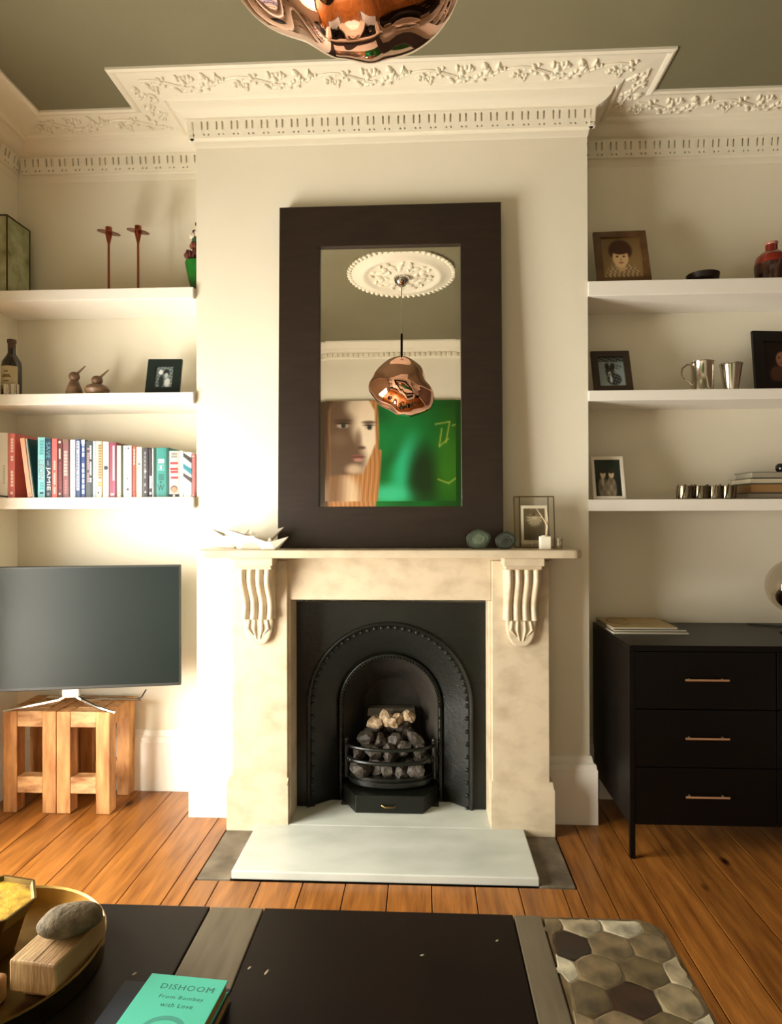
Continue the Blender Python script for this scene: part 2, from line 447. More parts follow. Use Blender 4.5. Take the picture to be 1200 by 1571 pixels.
mp = thing('mantelpiece', 'cream veined marble mantelpiece with fluted scroll corbels', 'mantelpiece', (0, 0, 0))
def rrect(x0, x1, y0, y1, r, n=5):
    p = [(x1, y1), (x0, y1)]
    for k in range(n+1): a = PI+PI/2*k/n; p.append((x0+r+r*math.cos(a), y0+r+r*math.sin(a)))
    for k in range(n+1): a = 1.5*PI+PI/2*k/n; p.append((x1-r+r*math.cos(a), y0+r+r*math.sin(a)))
    return p
MB().prism(rrect(-0.748, 0.744, -0.245, -0.001, 0.035), 1.106, 1.138, 'z').build('mantel_shelf', m_marble, mp, bevel=0.005)
MB().box(-0.416, 0.412, -0.095, -0.002, 0.927, 1.104).build('frieze', m_marble, mp, bevel=0.002)
MB().box(-0.655, 0.655, -0.10, -0.002, 1.088, 1.105).build('bed_mould', m_marble, mp, bevel=0.003)
# fluted S-scroll corbel
def corbel(xc):
    o = MB().box(xc-0.078, xc+0.078, -0.215, -0.11, 1.074, 1.105).prism([(-0.11, 1.058), (-0.195, 1.058), (-0.207, 1.074), (-0.11, 1.074)], xc-0.070, xc+0.070, 'x').build('corbel', m_marble, mp, bevel=0.003)
    b = MB(); rows = []
    N = 26
    for j in range(N+1):
        t = j/N; z = 1.058 - t*0.203
        base = 0.078 - 0.040*t + 0.018*math.sin(2*PI*t+0.2)*1.0           # projection from the pilaster face
        row = []
        M_ = 36
        for k in range(M_+1):
            u = k/M_
            xx = xc + (u-0.5)*0.140*(1-0.03*math.sin(PI*t))
            fl_ = abs(math.sin(PI*u*4))**0.7
            row.append((xx, -0.11-(base-0.016+0.018*fl_), z))
        row = [(row[0][0], -0.11, z)] + row + [(row[-1][0], -0.11, z)]
        rows.append(row)
    b.sheet(rows)
    b.add(rows[-1], [tuple(range(len(rows[-1])))])
    b.build('scroll', m_marble, o, smooth=True, sharp=50)
    # shield-shaped leaf pendant below, with three raised lobes
    out = []
    for k in range(25):
        t = k/24; a_ = PI*t
        c_ = math.cos(a_); out.append((xc-math.copysign(0.060*abs(c_)**0.72, c_), 0.854-0.106*math.sin(a_)**0.95))
    MB().prism(out, -0.134, -0.109, 'y').build('leaf', m_marble, o, bevel=0.007)
    for ox in (-0.040, -0.015, 0.015, 0.040):
        MB().tube([(xc+ox*0.9, -0.133, 0.850), (xc+ox*1.05, -0.136, 0.815), (xc+ox*0.45, -0.134, 0.772 if abs(ox) < .02 else 0.790)], [0.006, 0.007, 0.003], 8).build('leaf_rib', m_marble, o, smooth=True)
for s in (-1, 1):
    a, b = sorted((s*0.641, s*0.413))
    MB().box(a, b, -0.110, -0.002, 0.20, 1.088).build('pilaster', m_marble, mp, bevel=0.003)
    a, b = sorted((s*0.657, s*0.405))
    MB().box(a, b, -0.137, -0.002, 0.0, 0.186).prism([(-0.137, 0.186), (-0.002, 0.186), (-0.002, 0.206), (-0.110, 0.206)], a+0.003, b-0.003, 'x').build('plinth', m_marble, mp, bevel=0.002)
    a, b = sorted((s*0.432, s*0.402))
    MB().box(a, b, -0.095, 0.03, 0.03, 0.926).build('inner_slip', m_marble, mp, bevel=0.002)
    corbel(s*0.527)

# ------------------------------------------------------------------ cast iron insert
X0 = -0.006
ins = thing('fire_insert', 'black cast-iron arched fireplace insert with beaded mouldings', 'fireplace', (X0, 0.03, 0.03))
def arch(r, spring, y, n=40, base=0.0):
    """arch outline from bottom left over the top to bottom right"""
    p = [(-r, y, base + (spring-base)*k/8) for k in range(8)]
    p += [(-r*math.cos(PI*k/n), y, spring + r*math.sin(PI*k/n)) for k in range(n+1)]
    p += [(r, y, spring - (spring-base)*k/8) for k in range(1, 9)]
    return p
RO, SO, RI, SI = 0.343, 0.434, 0.215, 0.408
# face plate with arched opening
op = arch(RO, SO, 0.0); b = MB(); W2, HT = 0.412, 0.872
outer = []
for (px_, _, pz) in op:
    if pz <= SO: outer.append((math.copysign(W2, px_), 0.0, pz))
    else:
        a = math.atan2(pz-SO, px_); t = min(W2/max(1e-6, abs(math.cos(a))), (HT-SO)/max(1e-6, math.sin(a)))
        outer.append((t*math.cos(a), 0.0, SO+t*math.sin(a)))
b.sheet([outer, op])
c = [(-W2, 0, HT), (W2, 0, HT)]
# corners where the ray hits the two sides of the rectangle
def corner(sg):
    idx = [i for i, o in enumerate(outer) if o[0]*sg > 0 and o[2] > SO]
    best = None
    for i in range(len(outer)-1):
        p, q = outer[i], outer[i+1]
        if p[0]*sg > 0 and q[0]*sg > 0 and (abs(abs(p[0])-W2) < 1e-6) != (abs(abs(q[0])-W2) < 1e-6): best = (p, q)
    return best
for sg in (-1, 1):
    pq = corner(sg)
    if pq: b.add([pq[0], pq[1], (sg*W2, 0, HT)], [(0, 1, 2)])
b.build('face_plate', m_iron, ins)
# stepped outer moulding, with beads
mo = MB(); prof = [(0.012, 0.0), (0.010, -0.010), (0.002, -0.014), (-0.006, -0.008), (-0.010, 0.004)]
mo.sheet([arch(RO+dr, SO, yy) for dr, yy in prof])
om = mo.build('outer_arch_moulding', m_iron, ins, smooth=True, sharp=60)
bd = MB(); pts = arch(RO-0.014, SO, 0.004, 34)
for p in pts: bd.ball(p, (0.010, 0.008, 0.010), 8, 6)
tag(bd.build('beading', m_iron, om, smooth=True), kind='stuff')
# splayed cheeks
MB().sheet([arch(RO-0.010, SO, 0.004), arch(RI+0.012, SI, 0.095)]).build('splayed_cheek', m_iron, ins, smooth=True, sharp=50)
io = MB().sheet([arch(RI+dr, SI, yy) for dr, yy in ((0.014, 0.096), (0.012, 0.084), (0.002, 0.080), (-0.006, 0.086), (-0.008, 0.10))]).build('inner_arch_moulding', m_iron, ins, smooth=True, sharp=60)
bd = MB()
for p in arch(RI-0.002, SI, 0.081, 46): bd.ball(p, (0.0065, 0.006, 0.0065), 6, 5)
tag(bd.build('beading', m_iron, io, smooth=True), kind='stuff')
fb = MB().sheet([arch(RI-0.008, SI, 0.10), arch(RI-0.055, SI-0.03, 0.20), arch(RI-0.085, SI-0.05, 0.26)])
la = arch(RI-0.085, SI-0.05, 0.26); fb.add(la, [tuple(range(len(la)))])
fb.box(-0.21, 0.21, 0.02, 0.26, -0.002, 0.004)
fb.build('fireback', M('sooty_firebrick', (48, 42, 34), 0.85, rgb2=(26, 23, 19), scale=7, bump=0.4, bscale=20), ins, smooth=True, sharp=40)
MB().prism([(-0.11, 0.33), (0.11, 0.33), (0.105, 0.365), (-0.105, 0.365)], 0.19, 0.235, 'y').build('brick_ledge', M('pale_firebrick', (86, 80, 66), 0.9, rgb2=(60, 54, 44), scale=12), ins)
# grate
def bow(w, y0, dep, z, n=16):
    return [(w*math.cos(PI-PI*k/n), y0-dep*math.sin(PI*k/n), z) for k in range(n+1)]
MB().tube(bow(0.190, 0.075, 0.085, 0.245), 0.008, 8).build('grate_bar', m_iron, ins, smooth=True)
gb = MB().tube(bow(0.182, 0.075, 0.080, 0.185), 0.009, 8)
gbo = gb.build('grate_bar', m_iron, ins, smooth=True)
for k in (1, 2, 14, 15):
    p = bow(0.182, 0.075, 0.080, 0.185)[k]
    MB().ball(p, (0.014, 0.014, 0.014), 10, 8).build('knop', m_iron, gbo, smooth=True)
for s in (-1, 1):
    MB().tube([(s*0.190, 0.075, 0.10), (s*0.190, 0.075, 0.255)], 0.010, 8).build('grate_post', m_iron, ins, smooth=True)
    MB().ball((s*0.190, 0.075, 0.262), (0.011, 0.011, 0.012), 10, 8).build('finial', m_iron, ins, smooth=True)
tr_ = MB()
for (dz, grow) in ((0.118, 0.0), (0.106, 0.012), (0.094, 0.004)):
    tr_.sheet([[(p[0]*(1+grow*3), p[1]-grow, z) for p in bow(0.180, 0.09, 0.105, 0)] for z in (dz+0.006, dz-0.006)])
    tr_.add([(p[0]*(1+grow*3), p[1]-grow, dz+0.006) for p in bow(0.180, 0.09, 0.105, 0)], [tuple(range(17))])
    tr_.add([(p[0]*(1+grow*3), p[1]-grow, dz-0.006) for p in bow(0.180, 0.09, 0.105, 0)], [tuple(range(17))])
tr_.build('fire_tray', m_iron, ins, smooth=True, sharp=30)
ap = MB().prism([(-0.205, 0.095), (-0.205, 0.06), (-0.14, -0.055), (0.14, -0.055), (0.205, 0.06), (0.205, 0.095)], 0.0, 0.074, 'z').build('ash_pan_cover', m_iron, ins, bevel=0.004)
MB().tube([(-0.03, -0.057, 0.034), (-0.018, -0.066, 0.030), (0.018, -0.066, 0.030), (0.03, -0.057, 0.034)], 0.0035, 6).build('pull', M('worn_brass', (120, 100, 60), 0.4, 1.0), ap, smooth=True)
# coals
def lump(name, seed, mat):
    bm = bmesh.new(); bmesh.ops.create_icosphere(bm, subdivisions=2, radius=1.0); r = random.Random(seed)
    ph = [(r.random()*6, r.random()*6, r.random()*6) for _ in range(3)]
    for v in bm.verts:
        p = v.co
        k = 0.8+0.16*math.sin(2.1*p.x+ph[0][0])*math.cos(2.4*p.y+ph[0][1])+0.12*math.sin(4*p.z+ph[1][0]+2*p.x)+0.16*(r.random()-0.5)
        v.co = p*k
    me = bpy.data.meshes.new(name); bm.to_mesh(me); bm.free(); me.materials.append(mat); return me
m_coal = M('dark_coal', (84, 76, 66), 0.55, rgb2=(34, 30, 26), scale=3.0, ramp=(0.3, 0.7))
m_ash = M('ashen_coal', (212, 192, 160), 0.8, rgb2=(122, 92, 60), scale=2.0, ramp=(0.3, 0.7))
cm = [lump('coal', 10+k, m_coal) for k in range(3)]; am = [lump('coal', 20+k, m_ash) for k in range(2)]
coal_spots = []
for (y, z, n, w) in ((0.040, 0.172, 5, 0.25), (0.10, 0.185, 5, 0.27), (0.070, 0.243, 5, 0.25), (0.14, 0.240, 4, 0.22), (0.095, 0.300, 4, 0.19), (0.155, 0.300, 3, 0.16)):
    for k in range(n):
        coal_spots.append((X0+(k/(n-1)-0.5)*w+(rnd()-.5)*0.03, y+0.03+(rnd()-.5)*0.03, z+(rnd()-.5)*0.03, 0))
for k in range(4): coal_spots.append((X0-0.070+k*0.048, 0.165+(rnd()-.5)*0.02, 0.348+0.012*rnd()+0.006*k, 1))
for k in range(3): coal_spots.append((X0-0.05+k*0.055, 0.185, 0.335, 0))
for (x, y, z, a) in coal_spots:
    o = bpy.data.objects.new('coal', random.choice(am if a else cm)); COL.objects.link(o)
    s = 0.034+rnd()*0.013
    o.location = (x, y, z); o.scale = (s*(1+.3*rnd()), s, s*(0.75+.5*rnd())); o.rotation_euler = (rnd()*6, rnd()*6, rnd()*6)
    if a:
        pale_n = globals().get('pale_n', -1)+1
        tag(o, 'pale ashen lump on top of the coals, ' + ('leftmost of four', 'second of four from the left', 'third of four from the left', 'rightmost of four')[pale_n], 'coal', 'pale lumps on top of the coals')
    else: tag(o, 'dark lump of coal heaped in the iron grate', 'coal', 'dark coals in the grate')

# ------------------------------------------------------------------ mirror
TAU = math.radians(2.0)
mi = thing('wall_mirror', 'tall mirror in a wide dark brown wooden frame on the mantel', 'mirror', (0.006, -0.085, 1.1385), (-TAU, 0, 0))
ox0, ox1, oz0, oz1 = -0.460, 0.456, 0.0, 1.416
ix0, ix1, iz0, iz1 = -0.290, 0.290, 0.168, 1.246
b = MB()
O = [(ox0, oz0), (ox1, oz0), (ox1, oz1), (ox0, oz1)]; I = [(ix0, iz0), (ix1, iz0), (ix1, iz1), (ix0, iz1)]
v = [(x, -0.018, z) for x, z in O] + [(x, -0.018, z) for x, z in I] + [(x, 0.018, z) for x, z in O] + [(x, 0.010, z) for x, z in I]
f = []
for k in range(4):
    n = (k+1) % 4
    f += [(k, n, 4+n, 4+k), (k, n, 8+n, 8+k), (4+k, 4+n, 12+n, 12+k), (8+k, 8+n, 12+n, 12+k)]
b.add(v, f); b.build('frame', m_dkwood, mi, bevel=0.002)
m_mirror = M('silvered_glass', (243, 240, 232), 0.0, 1.0)
bw, bd_ = 0.022, 0.0006
C = [(ix0+bw, iz0+bw), (ix1-bw, iz0+bw), (ix1-bw, iz1-bw), (ix0+bw, iz1-bw)]
MB().add([(x, -0.003, z) for x, z in C], [(0, 1, 2, 3)]).build('mirror_glass', m_mirror, mi, fix=False)
J = [(ix0, iz0), (ix1, iz0), (ix1, iz1), (ix0, iz1)]
for k in range(4):
    n = (k+1) % 4
    MB().add([(J[k][0], -0.003+bd_, J[k][1]), (J[n][0], -0.003+bd_, J[n][1]), (C[n][0], -0.003, C[n][1]), (C[k][0], -0.003, C[k][1])], [(0, 1, 2, 3)]).build('bevelled_edge', m_mirror, mi, fix=False)
MB().box(ix0-0.02, ix1+0.02, 0.010, 0.017, iz0-0.02, iz1+0.02).build('backing_board', m_dkwood, mi)

# ------------------------------------------------------------------ pendant lamp and ceiling rose
LX, LY, LZ = 0.0, -1.70, 2.24
pl = thing('pendant_lamp', 'molten-shaped polished copper pendant lamp hanging from the ceiling', 'lamp', (LX, LY, LZ))
RAD = [(-180, 55), (-154, 50), (-118, 43), (-90, 48), (-68, 53), (-40, 60), (-20, 57), (15, 41), (49, 46), (90, 50), (128, 49), (163, 52), (180, 55)]
def rad(a):
    a = math.degrees(a)
    for (a0, r0), (a1, r1) in zip(RAD, RAD[1:]):
        if a0 <= a <= a1:
            t = (a-a0)/(a1-a0); t = t*t*(3-2*t); return r0+(r1-r0)*t
    return 50
bm = bmesh.new(); bmesh.ops.create_uvsphere(bm, u_segments=96, v_segments=64, radius=1.0)
for v in bm.verts:
    x, y, z = v.co; rho2 = x*x+z*z
    r = rad(math.atan2(z, x))*rho2+50*(1-rho2)
    r *= 1+0.018*math.sin(5*x+3*z+1)*math.sin(4*y+2*z)+0.010*math.sin(9*x*z+5*y)*(1 if z < .3 else .3)
    v.co = v.co*(r*0.0040)
bmesh.ops.smooth_vert(bm, verts=bm.verts, factor=0.5); bmesh.ops.smooth_vert(bm, verts=bm.verts, factor=0.5)
me = bpy.data.meshes.new('lamp_shade'); bm.to_mesh(me); bm.free()
for p in me.polygons: p.use_smooth = True
m_melt = bpy.data.materials.new('molten_copper'); m_melt.use_nodes = True; nt = m_melt.node_tree; bs = nt.nodes['Principled BSDF']
bs.inputs['Metallic'].default_value = 1; bs.inputs['Roughness'].default_value = 0.04; bs.inputs['Base Color'].default_value = (*lin((226, 178, 160)), 1)
tc = nt.nodes.new('ShaderNodeTexCoord'); nz = nt.nodes.new('ShaderNodeTexNoise'); nz.inputs['Scale'].default_value = 3.2; nz.inputs['Distortion'].default_value = 1.6; nz.inputs['Detail'].default_value = 1.0
bp = nt.nodes.new('ShaderNodeBump'); bp.inputs['Strength'].default_value = 0.35; bp.inputs['Distance'].default_value = 0.03
nt.links.new(tc.outputs['Object'], nz.inputs['Vector']); nt.links.new(nz.outputs['Fac'], bp.inputs['Height']); nt.links.new(bp.outputs['Normal'], bs.inputs['Normal'])
me.materials.append(m_melt)
o = bpy.data.objects.new('lamp_shade', me); COL.objects.link(o); o.parent = pl
MB().tube([(0, 0, 0.20), (0, 0, 0.36)], 0.008, 10).build('stem', M('dark_metal', (50, 42, 36), 0.35, 1.0), pl, smooth=True)
MB().tube([(0, 0, 0.36), (0, 0, H-LZ-0.06)], 0.0035, 6).build('cable', M('grey_cable', (150, 140, 125), 0.6), pl, smooth=True)
MB().lathe([(0.0, -0.062), (0.020, -0.058), (0.045, -0.035), (0.055, -0.012), (0.055, 0.0)], 24).build('ceiling_cup', m_chrome, pl, smooth=True, loc=(0, 0, H-LZ-0.028))

RS = 0.36
ro = thing('ceiling_rose', 'round cream plaster ceiling rose with leaf relief', 'ceiling rose', (LX, LY, H), kind='structure')
MB().lathe([(0.06, -0.028), (0.10, -0.020), (0.20, -0.016), (0.235, -0.020), (0.25, -0.030), (0.27, -0.030), (0.285, -0.020), (0.32, -0.016), (0.345, -0.010), (RS, -0.008), (RS, -0.001)], 64).build('disc', m_plaster, ro, smooth=True)
b = MB()
for k in range(56):
    a = 2*PI*k/56; b.ball((0.352*math.cos(a), 0.352*math.sin(a), -0.010), (0.018, 0.014, 0.012), 8, 5, Matrix.Rotation(a, 3, 'Z'))
tag(b.build('scalloped_edge', m_plaster, ro, smooth=True), kind='stuff')
for k in range(8):
    a = 2*PI*k/8+0.2; b = MB()
    for j, (rr, s1, s2) in enumerate(((0.10, 0.030, 0.014), (0.15, 0.034, 0.022), (0.20, 0.022, 0.012))):
        for sg in (-1, 1):
            aa = a+sg*0.10*(j+1)*0.8; b.ball((rr*math.cos(aa), rr*math.sin(aa), -0.018), (s1, s2, 0.014), 8, 5, Matrix.Rotation(aa+sg*0.7, 3, 'Z'))
    b.build('plaster_leaf', m_plaster, ro, smooth=True)

# ------------------------------------------------------------------ painting on the wall behind the camera
PX0, PX1, PZ0, PZ1 = -1.15, 0.95, 1.22, 2.50
pa = thing('portrait_painting', 'large painting of a fair-haired woman against green, seen in the mirror', 'painting', (0, YF, PZ0))
MB().box(PX0, PX1, 0.002, 0.035, 0, PZ1-PZ0).build('canvas', M('canvas_edge', (200, 190, 170), 0.8), pa)
def paint(u, v):
    X = PX0+u*(PX1-PX0); Z = PZ0+v*(PZ1-PZ0)
    x = 649+(X-0.139)/5.8*1000; y = 789.5-((Z-1.273)/5.8*1000-52.4) - 6
    # green ground
    c = mix((10, 110, 40), (20, 70, 14), smoothstep(600, 720, x))
    c = mix(c, (6, 132, 62), ell(x, y, 600, 680, 60, 60, 0.8)*0.8)
    c = mix(c, (8, 64, 22), 0.55*(0.5+0.5*math.sin(x/13+math.sin(y/19)*2.0))*(0.5+0.5*math.sin(y/17+x/40)))
    c = mix(c, (40, 190, 140), ell(x, y, 618+ (740-y)*0.25, 725, 16, 42, 0.7)*0.9)
    c = mix(c, (60, 200, 150), ell(x, y, 600, 768, 40, 14, 0.7)*0.9)
    c = mix(c, (20, 45, 15), ell(x, y, 650, 740, 22, 44, 0.6)*0.9)
    c = mix(c, (70, 140, 24), ell(x, y, 690, 720, 22, 60, 0.7)*0.6)
    for (ax, ay, bx, by) in ((668, 662, 690, 658), (690, 658, 684, 690), (678, 668, 674, 696), (674, 696, 688, 684), (694, 664, 706, 660), (672, 746, 688, 752), (688, 752, 702, 742)):
        L = math.hypot(bx-ax, by-ay); t = min(1, max(0, ((x-ax)*(bx-ax)+(y-ay)*(by-ay))/L/L))
        dd = math.hypot(x-ax-t*(bx-ax), y-ay-t*(by-ay)); c = mix(c, (176, 182, 80), 0.8*(1-smoothstep(0.2, 1.6, dd)))
    # hair behind and right of the face
    if x < 590:
        st = 0.5+0.3*math.sin(x*0.9+math.sin(y*0.05)*2)+0.2*math.sin(x*2.3+y*0.03)
        hair = mix((205, 150, 95), (150, 96, 50), st)
        rightedge = 578+5*math.sin((y-600)/170*PI)+ (4 if y > 700 else 0)
        c = mix(c, hair, 1-smoothstep(rightedge-2, rightedge+1.5, x))
        dark = mix((92, 72, 52), (60, 46, 34), st)
        c = mix(c, dark, 1-smoothstep(500, 512, x - max(0, (640-y))*0.6))
        c = mix(c, mix((78, 60, 44), (58, 44, 34), 0.5+0.5*math.sin(y/40+x/60)), 1-smoothstep(470, 500, x))
    # face, shadowed on its left side
    fr = 575+3*math.sin((y-620)/60) - max(0, y-690)*0.42 - max(0, 640-y)*0.5
    inface = (1-smoothstep(fr-2, fr+1.5, x))*smoothstep(503, 511, x+max(0, 640-y)*-0.4)*smoothstep(600, 625, y)*(1-smoothstep(733, 742, y + (555-x)*-0.10))
    skin = mix((104, 82, 64), (242, 224, 198), smoothstep(540, 562, x + 7*math.sin(y/15+1) - (y-680)*0.10))
    skin = mix(skin, (236, 216, 190), ell(x, y, 552, 634, 20, 18, 0.5)*0.8)
    skin = mix(skin, (214, 186, 156), ell(x, y, 522, 684, 14, 10, 0.8)*0.15)
    skin = mix(skin, (225, 200, 170), ell(x, y, 545, 730, 12, 8, 0.6)*0.8)
    c = mix(c, skin, inface)
    for (ex, ey, rx) in ((527, 663, 11), (567, 666, 8)):
        c = mix(c, (70, 52, 40), ell(x, y, ex, ey-8, rx+2, 2.4, 0.5)*0.8)
        c = mix(c, (205, 190, 170), ell(x, y, ex, ey, rx*0.8, 3.6, 0.4)*0.8)
        c = mix(c, (46, 56, 44), ell(x, y, ex+1, ey, 3.6, 3.6, 0.3))
        c = mix(c, (50, 36, 28), ell(x, y, ex, ey-3.6, rx, 1.4, 0.6))
    c = mix(c, (96, 70, 54), ell(x, y, 551, 684, 5, 14, 0.7)*0.6)
    c = mix(c, (80, 52, 42), ell(x, y, 556, 697, 6, 2.6, 0.5)*0.8)
    c = mix(c, (150, 92, 84), ell(x, y, 550, 711, 10, 3.4, 0.4)*0.9)
    c = mix(c, (90, 50, 46), ell(x, y, 550, 711, 10, 1.2, 0.5))
    c = mix(c, (210, 150, 140), ell(x, y, 551, 716, 7, 2.4, 0.5)*0.8)
    if y > 738:   # neck
        c = mix(c, mix((232, 210, 180), (120, 92, 70), 0.5+0.5*math.sin((x-500)/9)), ell(x, y, 525, 772, 30, 36, 0.3)*0.8)
    return c
panel_print('painted_surface', PX1-PX0, PZ1-PZ0, 240, 150, paint, pa, y=0.036, x0=PX0, mat=MV('oil_paint', 0.35), flip=-1)

# ------------------------------------------------------------------ floating shelves
LSH = [(2.195, 2.242, 'upper'), (1.748, 1.796, 'middle'), (1.302, 1.351, 'lower')]
RSH = [(2.176, 2.238, 'upper'), (1.742, 1.785, 'middle'), (1.286, 1.334, 'lower')]
what = {('L', 'upper'): 'white floating shelf holding two copper candle holders', ('L', 'middle'): 'white floating shelf holding two wooden birds',
        ('L', 'lower'): 'white floating shelf carrying the row of books', ('R', 'upper'): 'white floating shelf under the sepia child photograph',
        ('R', 'middle'): 'white floating shelf under the silver tankard', ('R', 'lower'): 'white floating shelf under the white photo frame'}
for side, lst in (('L', LSH), ('R', RSH)):
    for z0, z1, nm in lst:
        x0, x1, y0 = (XL+0.001, -0.832, -0.022) if side == 'L' else (0.826, XR-0.001, -0.006)
        b = MB().box(x0, x1, y0, YB-0.001, z0, z1)
        if side == 'L': b.box(-0.833, -0.8255, 0.001, YB-0.001, z0, z1)
        tag(b.build('floating_shelf', m_white, bevel=0.002), what[(side, nm)], 'shelf', 'floating alcove shelves')
ZL = [2.2425, 1.7965, 1.3515]; ZR = [2.2385, 1.7855, 1.3345]

# ------------------------------------------------------------------ photo frames
m_glass = MG('picture_glass', (250, 250, 248), 0.96)
def photo_frame(name, label, loc, w, h, bd, fm, fn, lean=0.3, rz=0.0, th=0.014, mat_w=0.0, mat_m=None, inset=0.0, nx=40, ny=48):
    t = thing(name, label, 'photo frame', loc, (-lean, 0, rz))
    b = MB(); O = [(-w/2, 0), (w/2, 0), (w/2, h), (-w/2, h)]; I = [(-w/2+bd, bd), (w/2-bd, bd), (w/2-bd, h-bd), (-w/2+bd, h-bd)]
    v = [(x, -th/2, z) for x, z in O] + [(x, -th/2, z) for x, z in I] + [(x, th/2, z) for x, z in O] + [(x, th/2, z) for x, z in I]
    f = []
    for k in range(4):
        n = (k+1) % 4; f += [(k, n, 4+n, 4+k), (k, n, 8+n, 8+k), (4+k, 4+n, 12+n, 12+k), (8+k, 8+n, 12+n, 12+k)]
    b.add(v, f).build('frame', fm, t, bevel=0.0012)
    if mat_w:
        MB().box(-w/2+bd, w/2-bd, 0.001, 0.003, bd, h-bd).build('mount', mat_m, t)
    e = bd+mat_w
    panel_print('photograph', w-2*e, h-2*e, nx, ny, fn, t, y=0.0004, z0=e, mat=MV('photo_paper', 0.35))
    MB().box(-w/2+bd, w/2-bd, 0.004, th/2-0.0005, bd, h-bd).build('backing', M('black_card', (20, 18, 16), 0.8), t)
    # easel strut: from the back down to the shelf
    L = h*0.62; foot = Vector((0, h*0.62*math.tan(lean)+h*0.16, 0))
    a = Vector((0, th/2, L)); inv = Matrix.Rotation(lean, 4, 'X')
    p0 = Vector((0, th/2, L)); w0 = Matrix.Rotation(-lean, 4, 'X') @ p0
    p1 = inv @ Vector((0, w0.y+h*0.12, 0.001))
    MB().tube([p0, p1], 0.004, 6).build('easel_strut', M('black_card', (20, 18, 16), 0.8), t)
    return t

def ph_child(u, v):
    c = mix((150, 122, 78), (120, 94, 56), v)
    c = mix(c, (200, 172, 120), ell(u, v, 0.5, 0.40, 0.25, 0.24, 0.12)*0)
    sh = 0.5+0.5*math.sin(u*55+math.sin(v*40)*2)*math.sin(v*48)
    if v < 0.32: c = mix(c, mix((210, 186, 140), (96, 66, 40), sh), ell(u, v, 0.5, 0.02, 0.46, 0.34, 0.1))
    c = mix(c, (196, 160, 112), ell(u, v, 0.48, 0.30, 0.10, 0.14, 0.2))
    c = mix(c, (66, 36, 20), ell(u, v, 0.48, 0.68, 0.30, 0.26, 0.12))
    c = mix(c, (216, 180, 132), ell(u, v, 0.47, 0.50, 0.205, 0.235, 0.1))
    c = mix(c, (66, 36, 20), ell(u, v, 0.48, 0.72, 0.25, 0.14, 0.15))
    for ex in (0.39, 0.56): c = mix(c, (60, 36, 24), ell(u, v, ex, 0.53, 0.035, 0.022, 0.4))
    c = mix(c, (150, 84, 60), ell(u, v, 0.48, 0.375, 0.065, 0.02, 0.4))
    c = mix(c, (180, 140, 98), ell(u, v, 0.48, 0.45, 0.03, 0.03, 0.5))
    return c
def ph_dog(u, v):
    c = mix((150, 164, 164), (128, 142, 144), v)
    n = math.sin(u*37+v*11)*math.sin(v*43-u*17)
    if v > 0.84: c = mix(c, (36, 34, 30), 0.8 if n > -0.2 else 0.2)
    c = mix(c, (40, 40, 38), ell(u, v, 0.58, 0.24, 0.28, 0.20, 0.2)*(0.95 if n > -.4 else .4))
    c = mix(c, (44, 44, 42), ell(u, v, 0.44, 0.50, 0.17, 0.20, 0.2)*(0.95 if n > -.5 else .5))
    c = mix(c, (40, 40, 38), ell(u, v, 0.34, 0.68, 0.08, 0.12, 0.2)); c = mix(c, (40, 40, 38), ell(u, v, 0.56, 0.68, 0.08, 0.12, 0.2))
    c = mix(c, (190, 196, 192), ell(u, v, 0.42, 0.42, 0.06, 0.09, 0.3)); c = mix(c, (20, 20, 20), ell(u, v, 0.42, 0.40, 0.03, 0.025, 0.3))
    c = mix(c, (200, 204, 200), ell(u, v, 0.46, 0.24, 0.05, 0.12, 0.3))
    c = mix(c, (60, 60, 58), 0.6*ell(u, v, 0.75, 0.66, 0.16, 0.08, 0.3)*(1 if n > 0 else 0))
    return c
def ph_couple(u, v):
    c = mix((30, 32, 24), (44, 58, 46), v)
    for cx, sh in ((0.30, (150, 140, 118)), (0.62, (170, 156, 130))):
        c = mix(c, mix(sh, (92, 82, 66), 0.5+0.3*math.sin(u*23)*math.sin(v*19)), ell(u, v, cx, 0.22, 0.19, 0.32, 0.2))
        c = mix(c, (214, 194, 162), ell(u, v, cx+0.02, 0.60, 0.105, 0.10, 0.15))
        c = mix(c, (60, 50, 40), ell(u, v, cx+0.02, 0.67, 0.09, 0.045, 0.2))
    c = mix(c, (220, 210, 188), ell(u, v, 0.30, 0.42, 0.04, 0.14, 0.3)*0.8)
    return c
def ph_two(u, v):
    n = math.sin(u*23+v*9)*math.sin(v*31-u*12)
    c = mix((150, 160, 158), (70, 84, 84), 0.5+0.5*n)
    c = mix(c, (220, 224, 220), ell(u, v, 0.30, 0.75, 0.12, 0.12, 0.3)); c = mix(c, (36, 46, 46), ell(u, v, 0.62, 0.74, 0.16, 0.16, 0.3))
    c = mix(c, (190, 196, 192), ell(u, v, 0.62, 0.60, 0.10, 0.12, 0.2)); c = mix(c, (40, 50, 50), ell(u, v, 0.35, 0.3, 0.14, 0.3, 0.3))
    c = mix(c, (214, 216, 212), ell(u, v, 0.70, 0.25, 0.16, 0.22, 0.3))
    return c
def ph_portrait(u, v):
    c = mix((22, 12, 10), (34, 18, 14), u)
    c = mix(c, (74, 46, 34), ell(u, v, 0.50, 0.18, 0.34, 0.24, 0.2))
    c = mix(c, (30, 16, 12), ell(u, v, 0.50, 0.62, 0.22, 0.26, 0.2))
    c = mix(c, (150, 104, 78), ell(u, v, 0.50, 0.56, 0.15, 0.19, 0.15))
    for ex in (0.44, 0.56): c = mix(c, (50, 30, 24), ell(u, v, ex, 0.60, 0.03, 0.02, 0.4))
    c = mix(c, (110, 60, 50), ell(u, v, 0.5, 0.46, 0.05, 0.018, 0.4))
    return c
